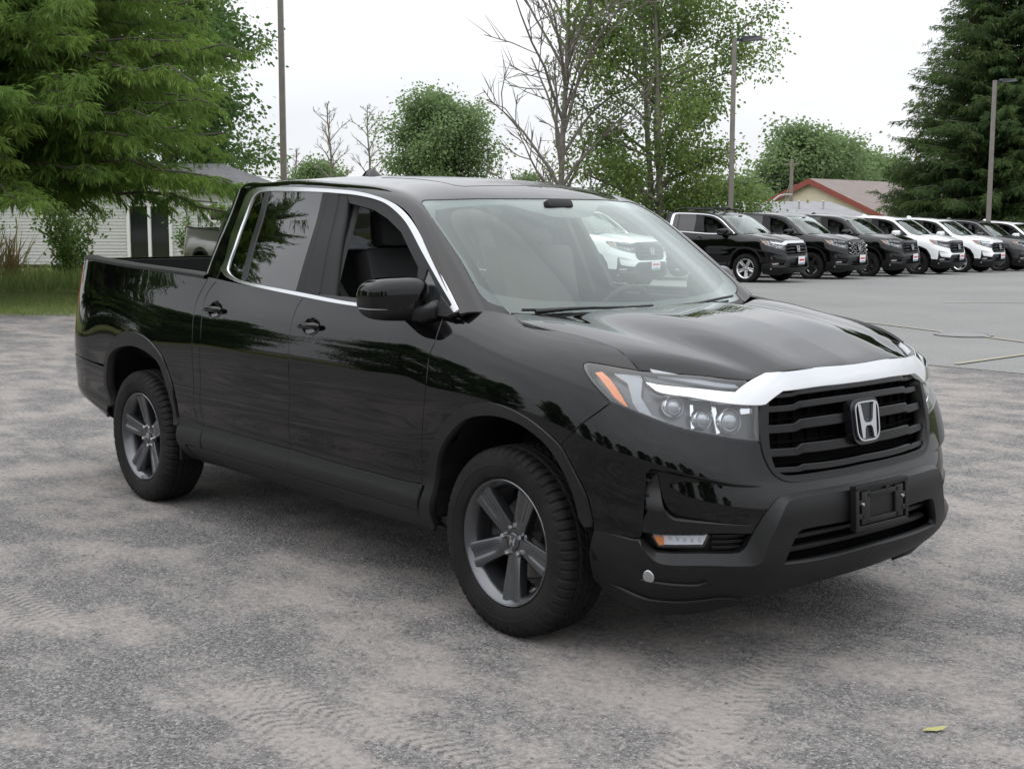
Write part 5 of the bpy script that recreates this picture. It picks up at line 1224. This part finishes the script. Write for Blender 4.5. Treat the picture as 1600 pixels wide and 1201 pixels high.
dd_ = tag(put(broadleaf('dead_tree', rg(37), 11.8, 5.0, .06, 40, mat='leaf_poplar', up_=2.3, bark='bark_pale', bare=True, sub=7, tw=4, trunk_r=.10), 1.45, 42, 2.2), 'leafless dead tree with grey branches left of the airy broadleaf tree', 'tree')
sc_ = tag(put(shrub('undergrowth_shrub', rg(41), 2.6, 1.9, 9000, .12, 'leaf_poplar', 26), 6.6, 43.5), 'dark leafy shrub at the foot of the airy broadleaf tree', 'shrub', 'shrubs')
tag(put(shrub('undergrowth_shrub', rg(42), 2.4, 1.7, 7000, .12, 'leaf_poplar', 22), 3.4, 42), 'dark leafy shrub under the dead tree, above the truck roof', 'shrub', 'shrubs')
tag(put(broadleaf('round_tree', rg(52), 8.3, 3.8, .10, 44, .20, 19, 'leaf_far', up_=1.8, spread=.40, multi=3, sub=8, tw=5), -4.4, 80, .7), 'rounded green tree in the distance above the truck cab', 'tree')
for i, (px_, d, h, lab) in enumerate(((525, 85, 8.6, 'thin bare tree right of the bare pole, darker of two'), (582, 95, 9.2, 'thin bare tree just left of the rounded distant tree'), (462, 90, 6.0, 'small bare tree close beside the bare pole'))):
    tag(put(broadleaf('bare_tree', rg(60+i), h, h*.24, .28, 18, up_=1.6, bark='bark_pale', bare=True, sub=6, tw=3, trunk_r=.10), (px_-800)/2092*d, d, i), lab, 'tree', 'bare distant trees')
tag(put(broadleaf('low_tree', rg(70), 4.6, 3.0, .08, 16, .2, 22, 'leaf_far', spread=.4), -13.0, 90), 'low green treetop at the base of the bare pole', 'tree')
tag(put(broadleaf('low_tree', rg(71), 4.0, 2.2, .08, 12, .2, 22, 'leaf_far', spread=.4), 1.0, 85), 'small light green treetop just over the roof below the dead tree', 'tree')
# right hand conifers
s2 = tag(put(spruce('dark_spruce_tree', rg(81), 17.8, 5.9, .5, 'leaf_spruce_dark', .25, 15, .62, 1.45, .22, .9, needles=7, fat=.2), 20.7, 57, .2), 'tall dark spruce at the right edge behind the parked trucks', 'tree', 'dark spruces on the right')
index_kids()
def dup(o, label, name=None):
    c = copy_tree(o); c['label'] = label
    return c
tag(put(dup(s2, 'second tall dark spruce at the far right edge of view'), 26.0, 60, 2.0, 1.0), None)
tag(put(spruce('dark_spruce_tree', rg(83), 6.5, 3.4, .2, 'leaf_spruce_dark', .26, 12, .55, 1.4, .15, .6), 18.0, 60, 1.0, .7), 'low young spruce at the foot of the tall dark one', 'tree', 'dark spruces on the right')
# distant wood behind the red-trimmed building
for i, (px_, d, h, w_) in enumerate(((1215, 112, 6.8, 3.2), (1248, 108, 8.8, 3.8), (1288, 112, 8.0, 3.9), (1328, 118, 7.4, 3.6), (1362, 122, 6.9, 3.4), (1400, 120, 6.2, 3.6))):
    tag(put(broadleaf('wood_tree', rg(90+i), h, w_, .06, 20, .30, 20, 'leaf_far', up_=.8, spread=.55, sub=6, tw=4), (px_-800)/2092*d, d, i), ['leftmost rounded tree behind the red-trimmed building', 'tallest rounded tree behind the gable apex', 'rounded tree right of the gable apex', 'rounded tree behind the brown roof', 'lower rounded tree behind the brown roof towards the spruce', 'rightmost distant tree beside the dark spruce'][i], 'tree', 'distant wood on the right')
for i, (px_, d, h) in enumerate(((1115, 105, 3.2), (1150, 100, 3.6), (1172, 104, 2.9))):
    tag(put(broadleaf('hedge_tree', rg(110+i), h+1, 2.2, .05, 14, .26, 18, 'leaf_far', spread=.45, sub=5, tw=4), (px_-800)/2092*d, d, i), ['small distant tree left of the near lamp post', 'small distant tree right of the near lamp post', 'small distant tree beside the street light'][i], 'tree', 'low distant trees')
# plants in front of the house
for i, (l, d, h, w_, n) in enumerate(((-10.0, 30.5, 2.5, 1.15, 3400), (-12.2, 30, 1.6, .9, 1600), (-8.1, 40.5, 2.2, .9, 1900), (-9.6, 40.5, 1.6, .8, 1500), (-7.0, 40.8, 2.5, .8, 1900))):
    tag(put(shrub('garden_shrub', rg(120+i), h, w_, n, .10), l, d), ['leafy shrub before the white siding, left of the glass door', 'small shrub at the left edge before the siding', 'green shrub against the glass door, middle', 'low green shrub just left of the glass door', 'green shrub against the right half of the glass door'][i], 'shrub', 'shrubs by the house')
def blades(name, n, l0, l1, d0, d1, h, mat, seed, label, w=.012):
    r_ = rg(seed); l = r_.uniform(l0, l1, n); d = r_.uniform(d0, d1, n); P = np.array([tuple(site(a, b)) for a, b in zip(l, d)]); D = r_.normal(0, .28, (n, 3))+[0, 0, 1]
    hh = h*r_.uniform(.4, 1.25, n); o = quads(name, leaf_quads(P, D, hh, np.full(n, w)+hh*.02, r_, .1), r_.random(n), None, M[mat]); return tag(o, label, 'grass', kind='stuff')
blades('tall_grass', 9000, -14, -5, 27, 33, .55, 'grass_blade', 7, 'tall green grass before the white house')
blades('lawn_grass', 26000, -12, -5, 20.6, 27, .08, 'grass_blade', 8, 'short lawn grass beyond the gravel at the left', .008)
blades('dry_reeds', 700, -13.2, -11.2, 29, 31, 1.5, 'straw', 9, 'dry straw-coloured reeds by the white siding', .006)
# trees around and behind the camera spot: seen only as reflections in the paint and glass
index_kids()
ring = [(sp, -26.5, 23.5, 1.0, 1.0)]
for k, az in enumerate(range(200, 344, 5)):      # low far trees round the open side of the lot
    a = R(az+3*math.sin(k*2.3)); r_ = 62+9*math.sin(k*1.7); w_ = Vector((math.cos(a)*r_, math.sin(a)*r_))-C2D
    ring.append((mp, w_.dot(RH), w_.dot(FH), k*1.3, .78+.10*math.sin(k*3.1)))
for i, (src, l, d, rz, s_) in enumerate(ring):
    c = copy_tree(src); put(c, l, d, rz, s_, -3.2 if i else 0); tag(c, 'tree standing outside the picture, mirrored in the black paint and glass', 'tree', 'trees outside the picture')
# ------------------------------------------------------------------ buildings, poles
M['siding'] = varied('vinyl_siding', (.50, .50, .505), (.56, .56, .56), 1.2, .55)
M['white_trim'] = varied('white_trim', (.74, .74, .73), (.80, .80, .79), 3, .5)
M['shingle'] = varied('shingle', (.10, .10, .105), (.16, .16, .165), 5, .9, .01, 60)
M['dark_glass'] = material('dark_pane', (.015, .018, .018), .05, spec=.6)
M['cream'] = varied('cream_stucco', (.62, .54, .40), (.68, .60, .46), 2, .8)
M['red_trim'] = varied('red_trim', (.22, .05, .036), (.27, .065, .048), 2, .6)
M['brown_roof'] = varied('brown_roof', (.15, .122, .112), (.195, .16, .145), 1.6, .85, .01, 30)
M['grey_roof'] = varied('grey_roof', (.20, .20, .21), (.26, .26, .27), 1.4, .85, .01, 30)
M['pole'] = varied('pole_bronze', (.17, .155, .14), (.22, .20, .18), 8, .55, metal=.3)
M['galv'] = varied('galvanised', (.38, .39, .39), (.48, .48, .48), 9, .5, metal=.5)
M['wood_pole'] = varied('wood_pole', (.16, .14, .12), (.24, .21, .18), 12, .9, .005, 60)
M['head'] = material('lamp_head', (.02, .02, .022), .4)
def frame_at(l, d, rz):
    'transform for a building whose front runs along +l'
    return site(l, d), VIEW+rz
# white sided house at the left; origin at the left front corner of its wall
hp, hr = frame_at(-19.0, 44.0, R(-2))
H_ = empty('sided_house', hp, hr)
W_, HT_ = 10.5, 2.5; bot = .14
V = []; F = []; ch_ = .105; nrow = int((HT_-bot)/ch_)
def clap(x0, x1, z0, z1):
    n = int(round((z1-z0)/ch_))
    for i in range(n):
        a = z0+(z1-z0)*i/n; b = z0+(z1-z0)*(i+1)/n; k = len(V)
        V.extend([(x0, -.022, a), (x1, -.022, a), (x1, -.004, b), (x0, -.004, b), (x0, 0, a), (x1, 0, a)]); F.extend([(k, k+1, k+2, k+3), (k+1, k, k+4, k+5)])
DX0, DX1, DZ1 = 6.5, 7.98, 2.12; WX0, WX1, WZ0, WZ1 = 9.2, 9.75, 1.55, 2.05
clap(0, DX0, bot, HT_); clap(DX1, WX0, bot, HT_); clap(WX1, W_, bot, HT_); clap(DX0, DX1, DZ1, HT_); clap(WX0, WX1, bot, WZ0); clap(WX0, WX1, WZ1, HT_)
o = MB().add(V, F).build('clapboards', M['siding'], H_); o['kind'] = 'stuff'
MB().box((W_/2, 3.1, (HT_+bot)/2), (W_-.02, 6, HT_-bot-.02)).build('house_body', M['siding'], H_)
MB().box((W_/2, 3.0, -.2), (W_-.3, 5.6, .7)).build('crawl_space', M['black'], H_)
gd = empty('glass_door', (0, 0, 0), 0, H_)
for x in (DX0+.05, (DX0+DX1)/2, DX1-.05): MB().box((x, -.03, (bot+DZ1)/2), (.10, .08, DZ1-bot)).build('door_stile', M['white_trim'], gd)
MB().box(((DX0+DX1)/2, -.03, DZ1-.04), (DX1-DX0-.3 if False else DX1-DX0, .078, .10)).build('door_head', M['white_trim'], gd)
for a, b in ((DX0+.1, (DX0+DX1)/2-.05), ((DX0+DX1)/2+.05, DX1-.1)): MB().box(((a+b)/2, .03, (bot+DZ1)/2), (b-a, .02, DZ1-bot-.1)).build('door_pane', M['dark_glass'], gd)
wn = empty('house_window', (0, 0, 0), 0, H_)
MB().box(((WX0+WX1)/2, .02, (WZ0+WZ1)/2), (WX1-WX0, .02, WZ1-WZ0)).build('window_pane', M['dark_glass'], wn)
for x in (WX0, WX1): MB().box((x, -.02, (WZ0+WZ1)/2), (.08, .07, WZ1-WZ0+.08)).build('window_frame', M['white_trim'], wn)
for z in (WZ0, WZ1): MB().box(((WX0+WX1)/2, -.02, z), (WX1-WX0-.08, .068, .08)).build('window_frame', M['white_trim'], wn)
MB().box((W_/2, -.12, HT_+.06), (W_+.5, .30, .14)).build('eave_board', M['white_trim'], H_)
ridge = 1.0
V = [(-.3, -.35, HT_+.12), (W_+.3, -.35, HT_+.12), (W_-1.6, 3.1, HT_+ridge), (.8, 3.1, HT_+ridge), (-.3, 6.5, HT_+.12), (W_+.3, 6.5, HT_+.12)]
MB().add(V, [(0, 1, 2, 3), (1, 5, 2), (5, 4, 3, 2), (4, 0, 3), (0, 4, 5, 1)]).build('roof', M['shingle'], H_)
tag(H_, 'low house with white siding, glass door and grey roof at the left', 'house')
# low grey-roofed building
gp, gr_ = frame_at(10.0, 72, R(6))
G_ = empty('grey_roofed_building', gp, gr_)
MB().box((4.6, 4.2, 1.0), (10, 8, 2.0)).build('wall', M['cream'], G_)
MB().add([(-1, -.3, 1.95), (10, -.3, 1.95), (8.6, 4.2, 3.0), (.4, 4.2, 3.0), (-1, 8.7, 1.95), (10, 8.7, 1.95)], [(0, 1, 2, 3), (1, 5, 2), (5, 4, 3, 2), (4, 0, 3), (0, 4, 5, 1)]).build('roof', M['grey_roof'], G_)
for x, z in ((2.2, 2.75), (4.0, 2.75), (6.2, 2.75), (7.6, 2.75)): MB().lathe([(.06, -.25), (.06, .25), (.09, .26), (.0005, .30)], 10, 'z', (x, 2.4, z)).build('roof_vent', M['galv'], G_, 40)
MB().box((3.0, 2.0, 2.56), (1.0, .5, .14), bev=.03).build('roof_hatch', M['white_trim'], G_)
tag(G_, 'long low building with a grey roof behind the parked trucks', 'building')
# gabled building with red verge boards
rp, rr_ = frame_at(20.3, 92, R(-38))
Rb = empty('gabled_building', rp, rr_)
ax, az_, bx_, ez = 4.0, 4.4, 9.0, 1.55     # gable half width etc.
gab = [(-ax-.4, 0), (bx_, 0), (bx_, ez-1.2), (0, az_), (-ax-.4, ez)]
hw = 5.4; eave = 2.1
MB().prism([(-hw, -1), (hw, -1), (hw, eave), (0, az_), (-hw, eave)], 0, 14).build('gable_wall', M['cream'], Rb)
V = [(-hw-.5, -.35, eave-.25), (0, -.35, az_+.14), (0, 14.3, az_+.14), (-hw-.5, 14.3, eave-.25), (hw+.5, -.35, eave-.25), (hw+.5, 14.3, eave-.25)]
for f in ((0, 1, 2, 3), (1, 4, 5, 2)):
    vv = [Vector(V[i]) for i in f]; MB().add(vv+[v+Vector((0, 0, .12)) for v in vv], [(0, 1, 2, 3), (7, 6, 5, 4), (0, 4, 5, 1), (1, 5, 6, 2), (2, 6, 7, 3), (3, 7, 4, 0)]).build('roof_slope', M['brown_roof'], Rb)
for s in (-1, 1):
    a = Vector((0, -.38, az_+.10)); b = Vector((s*(hw+.5), -.38, eave-.29)); MB().add([a+Vector((0, 0, .16)), a+Vector((0, 0, -.22)), b+Vector((0, 0, -.22)), b+Vector((0, 0, .16)), a+Vector((0, .08, .16)), a+Vector((0, .08, -.22)), b+Vector((0, .08, -.22)), b+Vector((0, .08, .16))], [(0, 1, 2, 3), (7, 6, 5, 4), (0, 4, 5, 1), (1, 5, 6, 2), (2, 6, 7, 3), (3, 7, 4, 0)]).build('verge_board', M['red_trim'], Rb)
for (a, b) in (((-2.6, 1.7), (-1.6, 2.5)), ((-1.6, 2.5), (0, 2.75)), ((0, 2.75), (1.6, 2.5)), ((1.6, 2.5), (2.6, 1.7))):
    MB().tube([(a[0], -.04, a[1]), (b[0], -.04, b[1])], .06, 6).build('arch_moulding', M['white_trim'], Rb)
MB().prism([(-.8, 1.5), (.8, 1.5), (.75, 1.9), (.4, 2.2), (0, 2.3), (-.4, 2.2), (-.75, 1.9)], -.05, .1).build('arched_window', M['dark_glass'], Rb)
for x in (-3.0, -1.0, 1.0, 3.0):
    MB().box((x, -.03, .9), (.18, .05, 1.2)).build('pilaster', M['white_trim'], Rb)
MB().lathe([(.08, 0), (.08, 1.0), (.0005, 1.05)], 8, 'z', (3.2, 4, 2.4)).build('roof_vent', M['galv'], Rb, 40)
tag(Rb, 'cream gabled building with red roof edges and brown roof', 'building')
# poles
def lamp_post(l, d, h, label, arm=True, w=.16):
    p = empty('lamp_post', site(l, d), VIEW)
    MB().add([(sx*(w/2)*k, sy*(w/2)*k, z) for z, k in ((0, 1), (h, .8)) for sx, sy in ((-1, -1), (1, -1), (1, 1), (-1, 1))], [(0, 1, 5, 4), (1, 2, 6, 5), (2, 3, 7, 6), (3, 0, 4, 7), (4, 5, 6, 7)]).build('post', M['pole'], p)
    MB().box((0, 0, .3), (.5, .5, .7), bev=.05).build('post_base', M['galv'], p)
    if arm:
        MB().box((.18, 0, h-.05), (.3, .07, .08)).build('arm', M['head'], p)
        MB().add([(.2, -.16, h-.10), (.78, -.16, h-.04), (.78, .16, h-.04), (.2, .16, h-.10), (.2, -.14, h+.05), (.72, -.10, h+.06), (.72, .10, h+.06), (.2, .14, h+.05)], [(0, 3, 2, 1), (4, 5, 6, 7), (0, 1, 5, 4), (1, 2, 6, 5), (2, 3, 7, 6), (3, 0, 4, 7)]).build('lamp_head', M['head'], p)
    return tag(p, label, 'lamp post', 'parking lot lamp posts')
lamp_post(6.14, 38, 6.6, 'brown parking lot lamp post with one head, in front of the airy tree', w=.14)
lamp_post(17.64, 50, 6.9, 'brown lamp post in front of the dark spruce on the right', w=.15)
lamp_post((447-800)/2092*38, 38, 10.5, 'plain tall brown pole left of the truck cab, top out of view', w=.17)
up_p = empty('utility_pole', site((1231-800)/2092*84, 84)); MB().lathe([(.14, 0), (.10, 5.6), (.0005, 5.65)], 10, 'z').build('post', M['wood_pole'], up_p, 40)
MB().lathe([(.0005, 3.0), (.2, 3.0), (.2, 3.6), (.0005, 3.65)], 12, 'z', (-.35, 0, -1.0)).build('transformer', M['galv'], up_p, 40)
MB().tube([(0, 0, 4.5), (-1.3, .2, 1.0)], .02, 5).build('guy_wire', M['galv'], up_p)
MB().box((0, 0, 5.35), (1.1, .08, .08)).build('cross_arm', M['wood_pole'], up_p)
tag(up_p, 'wooden utility pole in front of the distant wood', 'utility pole')
stl = empty('street_light', site((1188-800)/2092*80, 80), VIEW); MB().lathe([(.09, 0), (.07, 3.0), (.0005, 3.02)], 8, 'z').build('post', M['galv'], stl, 40)
MB().tube([(0, 0, 2.5), (.5, 0, 3.0), (.95, 0, 3.35), (1.35, 0, 3.45)], [.06, .055, .05, .04], 6).build('arm', M['galv'], stl, 40); MB().box((1.5, 0, 3.43), (.45, .16, .09), bev=.03).build('lamp_head', M['galv'], stl, 40)
tag(stl, 'small pale street light with a slanted arm before the gabled building', 'street light')
for i, (z0, z1) in enumerate(((4.5, 4.7), (4.1, 4.4))):
    a = site(-20, 88, z0); b = site((1231-800)/2092*84, 84, z1); pts = [a.lerp(b, t)-Vector((0, 0, 1.0*4*t*(1-t))) for t in np.linspace(0, 1, 13)]
    tag(MB().tube(pts, .018, 4).build('power_line', M['rubber']), ['upper power line running left from the utility pole', 'lower power line running left from the utility pole'][i], 'power line')
# ------------------------------------------------------------------ the truck and the others parked behind it
truck = make_truck()
tag(truck, 'large glossy black pickup in the foreground with chrome grille bar and front side window down', 'truck')
M['paint_white'] = material('paint_white', (.80, .81, .82), .3, spec=.2, Coat_Weight=1, Coat_Roughness=.03)
M['paint_grey'] = material('paint_grey', (.045, .046, .05), .35, .3, spec=.2, Coat_Weight=1, Coat_Roughness=.03)
M['paint_silver'] = material('paint_silver', (.40, .39, .36), .35, .6, spec=.2, Coat_Weight=1, Coat_Roughness=.04)
M['plate_white'] = varied('plate_white', (.72, .73, .75), (.78, .78, .8), 20, .4)
M['plate_red'] = material('plate_red', (.55, .06, .07), .4); M['plate_blue'] = material('plate_blue', (.03, .07, .25), .4)
index_kids()
SK = ('lug_nut', 'cap_letter', 'grille_wire', 'grille_rib', 'headrest_post', 'screw', 'fog_flute', 'seat_belt', 'wheel_well' if False else 'none')
def parked(l, d, head, paint, crown, rims, label, rack=False, meshg=False, plate=True):
    sw = {}
    if paint: sw['paint_black'] = M[paint]
    if crown: sw['chrome'] = M[crown]
    if rims: sw['rim_grey'] = M[rims]
    c = copy_tree(truck, None, SK, sw)
    c.location = site(l, d); c.rotation_euler = (0, 0, R(head)); tag(c, label, 'truck', 'pickup trucks parked in the lot')
    if crown: # bright parts other than the grille bar stay as they are on the emblem
        pass
    if plate:
        p = empty('front_plate', (0, 0, 0), 0, c)
        MB().box((1.062, 0, .575), (.008, .31, .20), bev=.003).build('plate_sheet', M['plate_white'], p)
        MB().box((1.067, 0, .585), (.004, .24, .05)).build('plate_print', M['plate_red'], p)
        MB().box((1.067, 0, .500), (.004, .28, .025)).build('plate_band', M['plate_blue'], p)
    if rack:
        for s in (-1, 1):
            MB().tube([(-1.05, s*.60, 1.745), (-1.2, s*.60, 1.83), (-2.2, s*.57, 1.86), (-2.38, s*.57, 1.80)], .022, 8).build('roof_rail', M['rubber'], c, 50)
        for x in (-1.45, -2.05): MB().box((x, 0, 1.875), (.07, 1.2, .035), bev=.01).build('rack_bar', M['rubber'], c)
    if meshg:
        for r_ in range(5):
            for q in range(7):
                MB().box((.94-.10*(r_*.06), -.42+.14*q+(.07 if r_ % 2 else 0)-.03, .72+.062*r_), (.03, .105, .018), Euler((R(28 if (q+r_) % 2 else -28), 0, 0))).build('grille_mesh', M['nut'], c)
    return c
ROW = [(-1.9, 'paint_white', 'gloss_trim', 'rim_black', 'white parked pickup seen through the windscreen of the foreground truck'),
       (0, None, None, 'rim_silver', 'black parked pickup with roof rack and bright wheels, nearest in the row'),
       (1, None, 'gloss_trim', 'rim_black', 'black parked pickup with mesh grille, second in the row from the left'),
       (2, None, 'gloss_trim', 'rim_black', 'black parked pickup with dark grille bar beside the first white one'),
       (3, 'paint_white', 'gloss_trim', 'rim_black', 'white parked pickup with black mirror and dark grille bar'),
       (4, 'paint_white', None, 'rim_silver', 'white parked pickup with white mirror and chrome grille bar'),
       (5, 'paint_grey', 'gloss_trim', 'rim_black', 'dark grey parked pickup cut by the right edge'),
       (6, 'paint_white', 'gloss_trim', 'rim_black', 'white parked pickup roof at the very right edge')]
M['rim_silver'] = M['rim_chrome']
for k, paint, crown, rims, lab in ROW:
    pl_, pd_ = 7.25+2.2*k, 33.8+2.565*k
    hd = 8.7; off_ = Vector((math.cos(R(hd)), math.sin(R(hd))))*1.03
    ll = pl_-off_.dot(RH); dd0 = pd_-off_.dot(FH)
    parked(ll, dd0, hd, paint, crown, rims, lab, rack=(k == 0), meshg=(k == 1))
parked(-3.5, 24.6, -4, 'paint_silver', None, None, 'pale silver parked pickup before the white house, mostly hidden by the black truck', plate=False)
